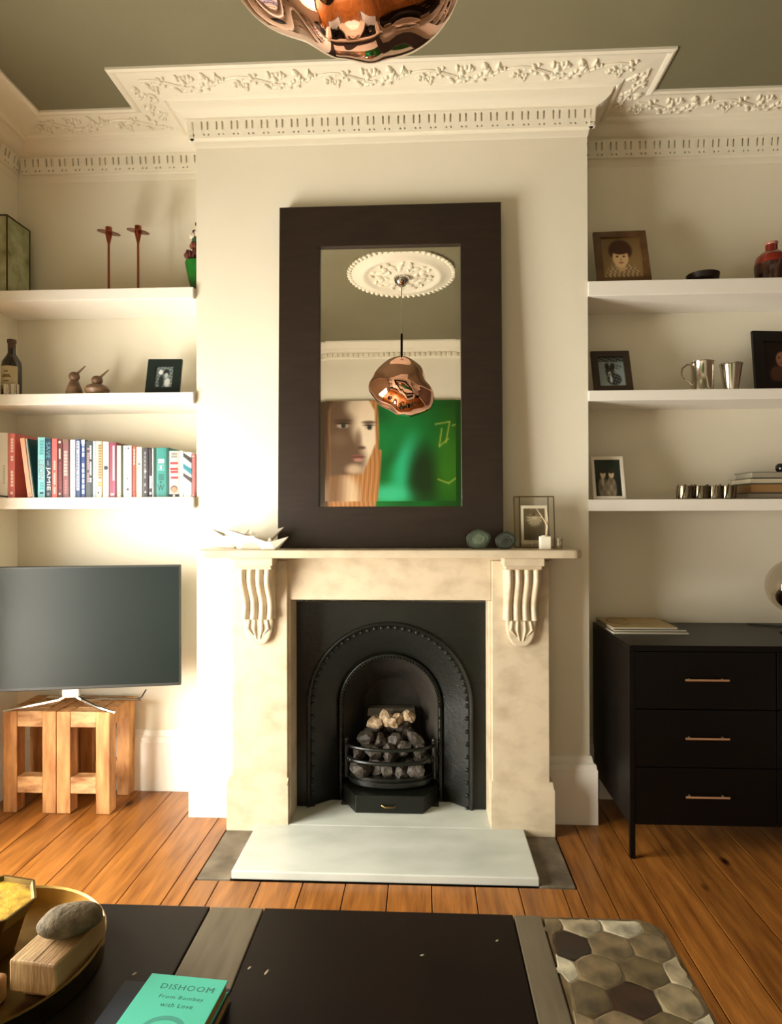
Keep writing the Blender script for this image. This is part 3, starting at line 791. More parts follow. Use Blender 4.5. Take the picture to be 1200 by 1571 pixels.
def ph_bloom(u, v):
    c = mix((92, 78, 56), (112, 96, 70), v)
    dx, dy = u-0.52, v-0.72
    r = math.hypot(dx, dy*1.3); a = math.atan2(dy, dx)
    if dy < 0.1:
        ray = abs(math.sin(a*9+r*6))
        c = mix(c, (226, 212, 180), (1-smoothstep(0.28, 0.46, r))*ray*(0.9 if dy < 0.02 else 0.3))
    c = mix(c, (30, 24, 18), ell(u, v, 0.5, 0.80, 0.05, 0.03, 0.4))
    c = mix(c, (210, 196, 164), ell(u, v, 0.52, 0.70, 0.13, 0.05, 0.4))
    return c

m_fr_brown = M('bronzed_frame', (112, 80, 46), 0.4, rgb2=(86, 58, 32), scale=14)
m_fr_dark = M('dark_wood_frame', (66, 50, 38), 0.5, rgb2=(48, 36, 27), scale=10)
m_fr_green = M('black_green_frame', (26, 38, 36), 0.35)
m_fr_white = M('white_frame', (236, 228, 212), 0.4)
m_fr_black = M('black_frame', (18, 14, 13), 0.35)
photo_frame('photo_frame', 'bronze photo frame with a sepia portrait of a child, upper right shelf', (at(959, 427, 0.03).x, 0.035, ZR[0]), 0.222, 0.268, 0.030, m_fr_brown, ph_child, 0.33, -0.03, nx=60, ny=70)
photo_frame('photo_frame', 'dark wooden frame with a blue-grey dog drawing, beside the chimney breast', (at(943, 593, 0.03).x, 0.04, ZR[1]), 0.162, 0.200, 0.028, m_fr_dark, ph_dog, 0.36, -0.02, nx=56, ny=66)
photo_frame('photo_frame', 'small white frame with a dark photograph of a couple, lower right shelf', (at(936, 763, 0.03).x, 0.035, ZR[2]), 0.134, 0.190, 0.013, m_fr_white, ph_couple, 0.28, -0.02, nx=50, ny=60)
photo_frame('photo_frame', 'large black frame with a dim portrait, right of the silver cups', (at(1156, 592, 0.08).x+0.125, 0.08, ZR[1]), 0.25, 0.262, 0.045, m_fr_black, ph_portrait, 0.10, 0.12, nx=50, ny=60)
photo_frame('photo_frame', 'small dark green-black photo frame beside the wooden birds', (at(246, 601, 0.03).x, 0.05, ZL[1]), 0.150, 0.172, 0.036, m_fr_green, ph_two, 0.27, 0.05, nx=36, ny=44)

# brass and glass frame on the mantel
MZ = 1.1385
gf = thing('photo_frame', 'thin brass and glass frame with a pale flower photograph on the mantel', 'photo frame', (at(820, 838, -0.10).x, -0.112, MZ), (-0.14, 0, -0.02))
gw, gh = 0.158, 0.208
for (p, q) in (((-gw/2, 0, 0.003), (gw/2, 0, 0.003)), ((-gw/2, 0, gh), (gw/2, 0, gh)), ((-gw/2, 0, 0.0), (-gw/2, 0, gh)), ((gw/2, 0, 0.0), (gw/2, 0, gh)),
               ((-gw/2+0.022, 0.003, 0.003), (-gw/2+0.022, 0.003, gh)), ((gw/2-0.022, 0.003, 0.003), (gw/2-0.022, 0.003, gh))):
    MB().tube([p, q], 0.0024, 6).build('brass_rod', M('aged_brass', (120, 96, 62), 0.35, 0.9), gf, smooth=True)
MB().box(-gw/2, gw/2, -0.0006, 0.0006, 0.003, gh).build('glass_pane', m_glass, gf)
MB().box(-0.052, 0.052, 0.001, 0.0025, 0.018, 0.172).build('print_border', M('ivory_card', (232, 222, 200), 0.7), gf)
panel_print('photograph', 0.084, 0.128, 46, 60, ph_bloom, gf, y=0.0008, z0=0.032, mat=MV('photo_paper', 0.35))
MB().tube([(0, 0.002, 0.15), (0, 0.030, 0.001)], 0.002, 6).build('easel_strut', M('aged_brass', (120, 96, 62), 0.35, 0.9), gf)

# ------------------------------------------------------------------ mantel ornaments
m_paper = M('white_paper', (238, 230, 212), 0.7)
def paper_boat(label, loc, L, h, rz, mast=1.0):
    t = thing('paper_boat', label, 'paper boat', loc, (0, 0, rz), 'folded paper boats on the mantel')
    w = L*0.16
    for s in (-1, 1):
        v = [(-L*0.22, 0.0, 0), (L*0.22, 0.0, 0), (L*0.5, 0, h), (0.06*L, s*w*0.9, h*0.62), (-0.06*L, s*w*0.9, h*0.62), (-L*0.5, 0, h), (-L*0.15, s*w*0.55, 0.0005), (L*0.15, s*w*0.55, 0.0005)]
        o = MB().add(v, [(0, 6, 5), (6, 4, 5), (6, 7, 3, 4), (7, 2, 3), (7, 1, 2)]).build('hull_side', m_paper, t, fix=False)
        sd = o.modifiers.new('paper', 'SOLIDIFY'); sd.thickness = 0.0008
    v = [(-L*0.17, 0, h*0.12), (L*0.17, 0, h*0.12), (0, 0, h*mast), (0, w*0.25, h*0.1), (0, -w*0.25, h*0.1)]
    MB().add(v, [(0, 4, 2), (4, 1, 2), (1, 3, 2), (3, 0, 2)]).build('peak', m_paper, t)
    MB().add([(-L*0.21, 0, 0), (0, -w*0.5, 0), (L*0.21, 0, 0), (0, w*0.5, 0)], [(0, 1, 2, 3)]).build('keel', m_paper, t)
    return t
paper_boat('large folded paper boat, longest of those on the mantel', (-0.545, -0.16, MZ), 0.255, 0.086, 0.06, 0.92)
paper_boat('small folded paper boat nearest the mirror', (-0.462, -0.205, MZ), 0.150, 0.050, -0.05, 0.95)
paper_boat('folded paper boat at the left end of the mantel', (-0.66, -0.075, MZ), 0.20, 0.080, -0.35, 0.6)

def agate(label, x, r, colA, colB, rz):
    t = thing('agate_slice', label, 'stone', (x, -0.175, MZ), (0, 0, rz), 'agate slices on the mantel')
    rr = random.Random(int(r*10000)); N = 40
    rad_ = [1+0.05*math.sin(2*PI*k/N*2+rr.random()*0.3)+0.03*math.sin(2*PI*k/N*5) for k in range(N)]
    rings = []
    for q in (1.0, 0.86, 0.55, 0.25):
        pts = []
        for k in range(N):
            a = 2*PI*k/N; x_, z_ = r*q*rad_[k]*math.cos(a), r*0.82+r*q*rad_[k]*math.sin(a)*0.86
            pts.append((x_, max(z_, 0.0)))
        rings.append(pts)
    def ring(name, i, y, mt):
        MB().prism(rings[i], y, 0.016, 'y').build(name, mt, t, bevel=0.002)
    ring('rind', 0, -0.012, M('agate_rind_'+label[:4], [c*0.55 for c in colA], 0.5, rgb2=[c*0.8 for c in colA], scale=20))
    ring('outer_band', 1, -0.0135, M('agate_band_'+label[:4], colA, 0.15, rgb2=[c*0.75 for c in colA], scale=30))
    ring('inner_band', 2, -0.0145, M('agate_mid_'+label[:4], colB, 0.15, rgb2=colA, scale=40))
    ring('core', 3, -0.0152, M('agate_core_'+label[:4], [c*0.9 for c in colB], 0.15))
agate('pale green round agate slice leaning on the mirror frame', at(734, 840, -0.175).x, 0.046, (78, 90, 72), (102, 114, 92), 0.0)
agate('dark green agate slice right of the pale one', at(776, 840, -0.175).x, 0.040, (52, 60, 48), (30, 34, 28), -0.1)

vz = thing('bud_vase', 'small white square bud vase with two dried twigs on the mantel', 'vase', (at(836, 841, -0.19).x, -0.195, MZ))
bmv = MB().box(-0.021, 0.021, -0.018, 0.018, 0, 0.050).build('vase_body', M('white_glaze', (240, 232, 214), 0.3), vz, bevel=0.003)
MB().lathe([(0.013, 0.0), (0.013, 0.004), (0.008, 0.004), (0.008, 0.0)], 16).build('rim', M('white_glaze', (240, 232, 214), 0.3), vz, loc=(0, 0, 0.049))
for p in ([(0.004, 0, 0.045), (0.010, 0, 0.09), (-0.010, 0.004, 0.125), (-0.032, 0.008, 0.158)], [(0.004, 0, 0.045), (0.012, 0.004, 0.10), (0.008, 0.008, 0.158)]):
    MB().tube(p, [0.0035, 0.003, 0.0022, 0.001][:len(p)], 6).build('twig', M('pale_twig', (200, 176, 136), 0.7), vz)
tl = thing('tealight_glass', 'small clear glass cup beside the white bud vase', 'glass', (at(857, 841, -0.17).x, -0.165, MZ))
MB().lathe([(0.016, 0), (0.019, 0.042), (0.0175, 0.042), (0.015, 0.004), (0.0, 0.003)], 20).build('cup', MG('clear_glass', (244, 240, 230), 0.80, 0.05), tl, smooth=True)
MB().lathe([(0.012, 0.0032), (0.012, 0.018), (0.0, 0.019)], 16).build('candle', M('wax', (236, 226, 204), 0.5), tl, smooth=True)

# ------------------------------------------------------------------ left upper shelf
pf, pb = at(7, 330, 0.03), at(50, 360, 0.20)
te = thing('glass_lantern', 'glass box with dark metal edges at the left end of the upper shelf', 'glass box', (XL, 0.03, ZL[0]))
m_edge = M('dark_brass_edge', (74, 62, 34), 0.45, 0.7)
m_gl = M('mottled_green_glass', (214, 218, 176), 0.12, rgb2=(150, 154, 104), scale=14, alpha=0.62, ramp=(0.35, 0.7))
bx, by, bzt = (pf.x+pb.x)/2-XL, 0.165, pf.z-ZL[0]
for (nm, P0, P1) in (('front_pane', (0.006, 0), (bx, 0)), ('back_pane', (0.006, by), (bx, by)), ('side_pane', (bx, 0), (bx, by))):
    v = [(P0[0], P0[1], 0.003), (P1[0], P1[1], 0.003), (P1[0], P1[1], bzt), (P0[0], P0[1], bzt)]
    o = MB().add(v, [(0, 1, 2, 3)]).build(nm, m_gl, te, fix=False); o.modifiers.new('glass', 'SOLIDIFY').thickness = 0.002
MB().box(0.006, bx, 0, by, bzt-0.001, bzt+0.001).build('lid_pane', m_gl, te)
ring_ = lambda z: [((0.006, 0, z), (bx, 0, z)), ((bx, 0, z), (bx, by, z)), ((bx, by, z), (0.006, by, z))]
for (p_, q_) in ring_(0.004)+ring_(bzt)+[((bx, 0, 0), (bx, 0, bzt)), ((bx, by, 0), (bx, by, bzt)), ((0.008, 0, 0), (0.008, 0, bzt)), ((0.008, by, 0), (0.008, by, bzt))]:
    MB().tube([p_, q_], 0.0040, 6).build('metal_edge', m_edge, te)

m_cop = M('brushed_copper', (150, 82, 58), 0.32, 1.0)
for u, lab in ((167, 'tall copper candle holder with a flat disc, the left of two'), (212, 'tall copper candle holder with a flat disc, the right of two')):
    p = at(u, 437, 0.07); topz = at(u, 349 if u < 200 else 347, 0.07).z - ZL[0]
    t = thing('candle_holder', lab, 'candle holder', (p.x, 0.07, ZL[0]), (0, 0, 0), 'copper candle holders')
    MB().tube([(0, 0, 0.004), (0, 0, topz-0.06)], 0.0052, 8).build('stem', m_cop, t, smooth=True)
    MB().lathe([(0.038, 0.0), (0.038, 0.003), (0.005, 0.006)], 24).build('base', m_cop, t, smooth=True)
    MB().lathe([(0.005, topz-0.075), (0.011, topz-0.048), (0.014, topz-0.034), (0.014, topz), (0.011, topz), (0.011, topz-0.02), (0, topz-0.02)], 20).build('cup', m_cop, t, smooth=True)
    MB().lathe([(0.012, -0.001), (0.048, -0.001), (0.048, 0.002), (0.012, 0.002)], 28).build('disc', m_cop, t, smooth=True, loc=(0, 0, topz-0.024), rot=(0.16, 0.16, 0))

p = at(297, 437, 0.06)
fv = thing('flower_vase', 'tapered green glass vase of dark red and white blooms against the chimney breast', 'vase', (p.x+0.012, 0.06, ZL[0]))
MB().lathe([(0.018, 0), (0.020, 0.004), (0.040, 0.085), (0.048, 0.125), (0.046, 0.135), (0.040, 0.125), (0.0, 0.12)], 20).build('vase_body', M('bottle_green_glass', (20, 104, 30), 0.08, rgb2=(10, 60, 16), scale=10, coat=0.5), fv, smooth=True)
for (x, z, r, c, nm) in ((-0.024, 0.165, 0.026, (96, 44, 34), 'red_bloom'), (0.016, 0.18, 0.030, (84, 36, 28), 'red_bloom'), (-0.004, 0.205, 0.022, (120, 64, 48), 'red_bloom'),
                        (0.006, 0.228, 0.022, (44, 86, 50), 'leaf_cluster'), (-0.010, 0.245, 0.018, (226, 214, 196), 'white_bloom'), (0.012, 0.262, 0.020, (226, 206, 192), 'white_bloom'),
                        (-0.006, 0.268, 0.010, (66, 26, 20), 'red_bloom'), (0.012, 0.300, 0.015, (96, 18, 18), 'red_bloom')):
    b = MB(); rr = random.Random(int(z*1000))
    for k in range(9):
        a = 2*PI*k/9; b.ball((x+r*0.55*math.cos(a), r*0.5*math.sin(a), z+r*0.35*(rr.random()-.3)), (r*0.55, r*0.3, r*0.65), 8, 6, Matrix.Rotation(a, 3, 'Z'))
    b.build(nm, M('bloom_%d_%d_%d' % c, c, 0.6), fv, smooth=True)
MB().tube([(0.0, 0, 0.10), (-0.030, 0, 0.150), (-0.056, 0.0, 0.168)], [0.003, 0.003, 0.001], 6).build('stem', M('stem_green', (70, 80, 56), 0.6), fv)
MB().tube([(0.004, 0, 0.10), (0.006, 0, 0.31)], 0.0028, 6).build('stem', M('stem_green', (70, 80, 56), 0.6), fv)

# ------------------------------------------------------------------ left middle shelf
p = at(18, 602, 0.07); hb = at(18, 521, 0.07).z-ZL[1]; k = hb/0.30
bo = thing('wine_bottle', 'dark wine bottle with a cream label on the left shelf', 'bottle', (p.x, 0.07, ZL[1]))
MB().lathe([(0.0, 0.0), (0.040, 0.0), (0.041, 0.006), (0.041, 0.165*k), (0.038, 0.185*k), (0.024, 0.212*k), (0.0165, 0.228*k), (0.0155, 0.285*k)], 32).build('glass_body', M('dark_bottle_glass', (36, 26, 18), 0.08, coat=0.5), bo, smooth=True)
MB().lathe([(0.0160, 0.225*k), (0.0162, 0.28*k), (0.019, 0.282*k), (0.019, 0.298*k), (0.015, hb), (0.0, hb)], 24).build('capsule', M('capsule_foil', (84, 62, 46), 0.4, 0.2), bo, smooth=True)
b = MB(); rows = []
for z in (0.032, 0.156*k): rows.append([(0.0416*math.sin(a), -0.0416*math.cos(a), z) for a in [(-1.15+2.3*i/16) for i in range(17)]])
lbl = b.sheet(rows).build('paper_label', M('label_cream', (196, 180, 142), 0.7, rgb2=(176, 160, 120), scale=20), bo, smooth=True, fix=False)
for z, w in ((0.105, 0.8), (0.098, 1.0), (0.125, 0.45), (0.075, 0.6)):
    b = MB(); b.sheet([[(0.0419*math.sin(a), -0.0419*math.cos(a), zz*k) for a in [(-0.5*w+w*i/10) for i in range(11)]] for zz in (z, z+0.007)])
    b.build('label_print', M('label_ink', (120, 100, 62), 0.7), lbl, fix=False)
for i, xx in enumerate((-0.052, -0.020, 0.022, 0.054)):
    o = tag(MB().lathe([(0.012, 0), (0.017, 0.004), (0.017, 0.046), (0.0155, 0.046), (0.0155, 0.006), (0, 0.006)], 18).build('shot_cup', m_silver, smooth=True, loc=(p.x+xx, 0.008, ZL[1])),
            'small silver cup before the wine bottle, ' + ('leftmost of four', 'second of four from the left', 'third of four from the left', 'rightmost of four')[i], 'cup', 'small silver cups before the bottle')
m_teak = M('dark_teak', (120, 92, 66), 0.45, rgb2=(92, 66, 44), scale=8, stretch=(1, 1, 6))
def wooden_bird(label, u, prof, hz, hr, beak):
    p = at(u, 602, 0.03)
    t = thing('wooden_bird', label, 'figurine', (p.x, 0.03, ZL[1]), (0, 0, 0), 'turned wooden birds')
    MB().lathe(prof, 28).build('body', m_teak, t, smooth=True)
    MB().ball((0.0, 0, hz), (hr, hr, hr*0.9), 16, 12).build('head', m_teak, t, smooth=True)
    MB().tube([(hr*0.4, 0, hz+hr*0.4), (beak[0], 0, beak[1])], [0.0065, 0.0025], 8).build('beak', m_teak, t, smooth=True)
wooden_bird('slim cone-bodied wooden bird figurine, taller of the pair', 114, [(0.0, 0.0), (0.034, 0.0), (0.036, 0.006), (0.028, 0.035), (0.016, 0.066), (0.0, 0.075)], 0.082, 0.0235, (0.050, 0.128))
wooden_bird('squat round-bodied wooden bird figurine, lower of the pair', 149, [(0.0, 0.0), (0.036, 0.0), (0.048, 0.012), (0.051, 0.024), (0.042, 0.038), (0.018, 0.050), (0.0, 0.053)], 0.064, 0.0235, (0.052, 0.110))

# ------------------------------------------------------------------ books on the left lower shelf
m_pages = M('book_pages', (226, 214, 190), 0.8, rgb2=(200, 186, 158), scale=60, stretch=(20, 1, 1))
BGRP = 'books on the lower left shelf'
def book(label, u0, u1, vtop, rgb, depth=0.19, lean=0.0, y=0.004, rgb2=None, hgt=None):
    a, b_ = at(u0, 762, y).x, at(u1, 762, y).x
    h = hgt or at((u0+u1)/2, vtop, y).z-ZL[2]; w = b_-a-0.0006
    t = thing('book', label, 'book', (a, y, ZL[2]+0.0005), (0, lean, 0), BGRP)
    th = min(0.0025, w*0.2)
    mt = M('cover_%d_%d_%d' % tuple(rgb), rgb, 0.45, rgb2=rgb2, scale=30)
    sp = [(0, 0.004), (0.001, 0.0008), (w*0.3, 0), (w*0.7, 0), (w-0.001, 0.0008), (w, 0.004), (w, depth), (w-th, depth), (w-th, 0.006), (th, 0.006), (th, depth), (0, depth)]
    MB().prism(sp, 0, h, 'z').build('cover', mt, t)
    MB().box(th, w-th, 0.006, depth-0.003, 0.003, h-0.003).build('pages', m_pages, t)
    t['w'] = w; t['h'] = h
    return t
def ink(rgb): return M('ink_%d_%d_%d' % tuple(rgb), rgb, 0.5)
def spine_text(t, txt, z0, z1, rgb, frac=0.6, xo=0.5):
    w, h = t['w'], t['h']
    lettering(txt, ink(rgb), t, (w*xo, -0.0006, h*(z0+z1)/2), (0, 0, -1), (1, 0, 0), h*abs(z1-z0), w*frac)
def band(t, z0, z1, rgb, x0=0.0, x1=1.0, name='spine_band', yo=-0.0005):
    w, h = t['w'], t['h']
    MB().box(w*x0, w*x1, yo, 0.0015, h*z0, h*z1).build(name, ink(rgb), t)
def dots(t, pts, name='spine_dot'):
    w, h = t['w'], t['h']
    for i, (x, z, r, rgb) in enumerate(pts):
        MB().prism([(w*x+r*math.cos(2*PI*k/10), h*z+r*math.sin(2*PI*k/10)) for k in range(10)], -0.0007-(0.0004*i if name == 'portrait' else 0), 0.001, 'y').build(name, ink(rgb), t)
def blur(t, z0, z1, rgb, x0, x1, n, seed=1):
    """row of small printed marks where the spine lettering is too small to read"""
    w, h = t['w'], t['h']; r = random.Random(seed); b = MB(); z = z1
    st = (z1-z0)/n
    for k in range(n):
        if r.random() < 0.86: b.box(w*(x0+0.1*r.random()*(x1-x0)), w*x1, -0.0006, 0.001, h*(z-st*0.78), h*z)
        z -= st
    b.build('spine_print', ink(rgb), t)

t = book('thick white book at the far left end of the row', -5, 12, 664, (236, 232, 222)); blur(t, .2, .5, (206, 204, 196), .55, .75, 7)
t = book('rose red book beside the thick white one', 12.3, 23, 665, (214, 116, 112)); blur(t, .16, .52, (250, 226, 214), .38, .78, 7, 2); blur(t, .56, .92, (250, 226, 214), .38, .78, 8, 3); band(t, .05, .09, (250, 226, 214), .35, .7)
t = book('peach book leaning to the left', 42, 49.5, 667, (250, 190, 160), lean=-0.135, hgt=0.258); dots(t, [(0.5, 0.05, 0.0025, (200, 130, 100))])
t = book('thin pale book with a dark teal cover, leaning beside the peach one', 50, 54.5, 668, (20, 66, 66), lean=-0.125, hgt=0.256); band(t, 0.0, 1.0, (190, 182, 168), 0, .55)
t = book('aqua blue book lettered in mauve', 57.5, 69, 671, (140, 212, 222)); spine_text(t, 'LEON', .30, .62, (168, 140, 170), .66); blur(t, .70, .95, (96, 176, 190), .3, .8, 5); band(t, .06, .09, (30, 60, 80), .3, .8); blur(t, .12, .25, (96, 176, 190), .3, .8, 3)
t = book('navy book with blue and white lettering', 69.2, 79, 673, (26, 48, 78)); spine_text(t, 'SAVE', .66, .94, (96, 176, 204), .66); spine_text(t, 'with', .54, .63, (150, 190, 210), .4); spine_text(t, 'JAMIE', .12, .52, (250, 248, 240), .74); band(t, .03, .08, (120, 130, 130), .3, .7)
t = book('coral red book next to the navy one', 79.2, 88, 673, (232, 104, 104)); blur(t, .05, .62, (252, 196, 180), .35, .7, 14, 5)
t = book('dark maroon book with a cream badge', 88.2, 96, 674, (96, 34, 40)); band(t, .66, .84, (238, 200, 186), .3, .62); dots(t, [(.45, .95, .0055, (248, 232, 218)), (.45, .06, .004, (248, 220, 196))]); blur(t, .14, .60, (140, 70, 76), .35, .75, 9, 6)
t = book('mauve book with pale capitals', 96.2, 107, 674, (138, 88, 92)); blur(t, .36, .80, (206, 172, 170), .16, .68, 8, 21); band(t, .02, 1.0, (58, 18, 26), .84, 1.0); blur(t, .05, .30, (168, 120, 126), .3, .6, 5, 7); band(t, .93, 1.0, (132, 100, 82), .0, .8)
t = book('plain white book in the middle of the row', 107.3, 115.7, 675, (244, 242, 234))
t = book('navy book with a white title panel', 116, 124, 674, (34, 62, 116)); band(t, .12, .97, (238, 240, 246), .22, .74); blur(t, .14, .96, (70, 96, 150), .30, .55, 16, 8)
t = book('royal blue book with periwinkle lettering', 124.2, 131, 675, (48, 74, 140)); blur(t, .04, .96, (186, 202, 240), .25, .8, 10, 9); band(t, .93, 1.0, (236, 232, 206), .1, .9)
t = book('charcoal grey book with pink and white lettering', 131.2, 142, 677, (54, 60, 64)); blur(t, .26, .92, (244, 238, 232), .62, .86, 16, 10); blur(t, .26, .88, (190, 140, 156), .26, .5, 14, 11)
t = book('thin pale blue book', 142.2, 147, 677, (176, 216, 226))
t = book('cream book with gold lettering', 147.2, 157, 677, (240, 230, 196)); blur(t, .32, .94, (140, 112, 58), .35, .85, 13, 12); band(t, .0, 1.0, (170, 140, 80), .86, 1.0); dots(t, [(.4, .08, .004, (40, 36, 30))]); blur(t, .18, .28, (170, 140, 80), .3, .8, 2)
t = book('white book with one black spot', 157.8, 167, 678, (240, 232, 230)); dots(t, [(.52, .53, .0095, (34, 34, 52)), (.45, .10, .003, (120, 120, 130))])
t = book('maroon and pink streaked book', 167.2, 179, 679, (132, 42, 70)); band(t, .30, .94, (240, 172, 190), .48, .76); band(t, .05, .30, (190, 84, 120), .55, .8); blur(t, .02, .07, (244, 214, 216), .2, .7, 1); band(t, 0, 1, (84, 26, 40), .88, 1.0)
t = book('peach cream slim book', 179.2, 186, 684, (244, 220, 190)); dots(t, [(.5, .09, .003, (200, 110, 80))])
t = book('very thin dark green book', 186.2, 188.8, 682, (66, 74, 48))
t = book('white book speckled with small dark dots', 189, 202, 684, (242, 242, 238)); dots(t, [(.30, .94, .003, (90, 100, 90)), (.62, .95, .004, (60, 60, 70)), (.4, .82, .002, (150, 160, 150)), (.3, .44, .003, (80, 110, 90)), (.6, .42, .002, (90, 60, 80)), (.5, .36, .0035, (60, 80, 70)), (.3, .28, .003, (130, 150, 120)), (.65, .22, .003, (160, 110, 130)), (.55, .15, .006, (84, 60, 76)), (.6, .06, .003, (110, 120, 110))])
t = book('bright red slim book', 202.2, 209, 685, (224, 84, 64)); band(t, 0, 1, (96, 22, 20), 0, .28); dots(t, [(.6, .1, .003, (120, 20, 20))]); blur(t, .62, .95, (250, 176, 160), .4, .75, 5, 13)
t = book('cream book with a small green motif', 209.2, 218, 686, (246, 236, 212)); dots(t, [(.5, .66, .0045, (70, 72, 40)), (.45, .59, .004, (150, 160, 100)), (.5, .07, .003, (140, 140, 130))]); band(t, .1, .55, (222, 226, 226), .35, .8)
t = book('charcoal book with white edged print', 218.3, 228, 687, (52, 50, 56)); blur(t, .2, .92, (130, 128, 132), .3, .6, 9, 14); dots(t, [(.5, .52, .005, (190, 190, 190)), (.5, .1, .004, (250, 248, 240))])
t = book('slim dark book with a pink patch', 228.2, 233, 689, (56, 46, 58)); band(t, .18, .44, (240, 160, 180), .3, 1.0); band(t, .05, .10, (240, 240, 236), .3, .9)
t = book('very thin white book beside the teal one', 233.2, 236, 688, (238, 234, 222))
t = book('thick teal book with pale lettering blocks', 236.5, 259, 687, (38, 132, 124)); band(t, .0, 1.0, (8, 62, 56), 0, .14); band(t, .0, 1.0, (8, 74, 66), .84, 1.0)
for z0, z1, sd in ((.78, .88, 23), (.68, .77, 24)): blur(t, z0, z1, (210, 244, 232), .25, .70, 3, sd)
band(t, .54, .655, (140, 208, 196), .26, .70); band(t, .55, .645, (38, 140, 130), .29, .67, yo=-0.0009); band(t, .565, .63, (214, 246, 236), .40, .56, yo=-0.0013)
lettering('W', ink((6, 58, 58)), t, (t['w']*.46, -0.0006, t['h']*.19), (1, 0, 0), (0, 0, 1), t['w']*.46, t['h']*.13); blur(t, .33, .50, (10, 96, 92), .28, .66, 4, 15); dots(t, [(.46, .30, .004, (6, 58, 58))])
t = book('grey book with red capitals and a small portrait on its spine', 259.3, 275, 692, (196, 190, 180)); blur(t, .38, .82, (184, 44, 60), .12, .88, 7, 22); blur(t, .84, .96, (130, 130, 124), .2, .8, 2)
dots(t, [(.5, .175, .0155, (110, 84, 66)), (.52, .15, .013, (176, 130, 102))], 'portrait'); band(t, 0, .06, (24, 22, 24), .04, .96); band(t, .0, .05, (232, 228, 220), .40, .60, yo=-0.0009)
t = book('white book left of the striped one', 275.3, 281, 692, (244, 242, 232))
t = book('white book with black and blue diagonal stripes', 281.3, 294.2, 694, (238, 236, 230))
w, h = t['w'], t['h']
for (z0, z1, rgb) in ((.80, .92, (52, 44, 40)), (.66, .80, (236, 246, 250)), (.54, .68, (34, 128, 144)), (.36, .47, (60, 56, 52))):
    MB().add([(0.0005, -0.0006, h*(z0+.10)), (w-.0005, -0.0006, h*(z0-.05)), (w-.0005, -0.0006, h*(z1-.05)), (0.0005, -0.0006, h*(z1+.07))], [(0, 1, 2, 3)]).build('stripe', ink(rgb), t, fix=False)
t = book('dusty pink slim book at the right end by the chimney breast', 294.5, 300.3, 697, (170, 96, 96)); dots(t, [(.35, .95, .003, (250, 230, 216)), (.35, .04, .003, (250, 230, 216))])
tag(MB().tube([(XL+0.012, -0.012, ZL[2]+0.003), (-1.74, -0.014, ZL[2]+0.004), (-1.70, -0.0135, ZL[2]+0.010), (-1.655, -0.006, ZL[2]+0.0035), (-1.652, -0.004, ZL[2]+0.0035)], 0.003, 6).build('black_cable', M('black_rubber', (20, 20, 20), 0.6), smooth=True),
    'short black cable lying at the left front of the book shelf', 'cable')

# ------------------------------------------------------------------ timber stools and television
m_stool = M('rough_pine', (210, 156, 98), 0.6, rgb2=(140, 86, 42), scale=6, stretch=(5, 5, 1.0), bump=0.35, bscale=18, rand=0.10, ramp=(0.3, 0.7))
m_stool_x = M('rough_pine_end', (224, 178, 124), 0.6, rgb2=(142, 90, 46), scale=7, stretch=(2, 5, 5), bump=0.35, bscale=18, rand=0.12, ramp=(0.3, 0.7))
SH, SW, SD, SL = 0.436, 0.232, 0.25, 0.060
def stool(label, x0):
    t = thing('timber_stool', label, 'stool', (x0+SW/2, -0.02+SD/2, 0), (0, 0, 0), 'chunky timber stools under the television')
    for sx in (-1, 1):
        for sy in (-1, 1):
            a, b = sorted((sx*SW/2, sx*(SW/2-SL))); c, d = sorted((sy*SD/2, sy*(SD/2-SL)))
            MB().box(a, b, c, d, 0, SH-0.001).build('leg', m_stool, t, bevel=0.003)
    for sy in (-1, 1):
        c, d = sorted((sy*(SD/2-0.002), sy*(SD/2-SL+0.004)))
        MB().box(-SW/2+SL, SW/2-SL, c, d, SH-0.068, SH-0.001).build('top_rail', m_stool_x, t, bevel=0.003)
        MB().box(-SW/2+SL, SW/2-SL, c, d, 0.085, 0.155).build('lower_rail', m_stool_x, t, bevel=0.003)
    for sx in (-1, 1):
        a, b = sorted((sx*(SW/2-0.002), sx*(SW/2-SL+0.004)))
        MB().box(a, b, -SD/2+SL, SD/2-SL, SH-0.068, SH-0.001).build('side_rail', m_stool, t, bevel=0.003)
    for k in range(2):
        a = -SW/2+SL+k*(SW/2-SL); MB().box(a+0.001, a+SW/2-SL-0.001, -SD/2+SL, SD/2-SL, SH-0.03, SH).build('seat_board', m_stool_x, t, bevel=0.002)
stool('chunky rough pine stool, left of the two under the television', -1.664)
stool('chunky rough pine stool, right of the two under the television', -1.429)

ang = math.atan2(0.14, 0.722)
tv = thing('television', 'flat black television on a splayed chrome stand', 'television', (-1.37, -0.018, SH+0.001), (0, 0, ang))
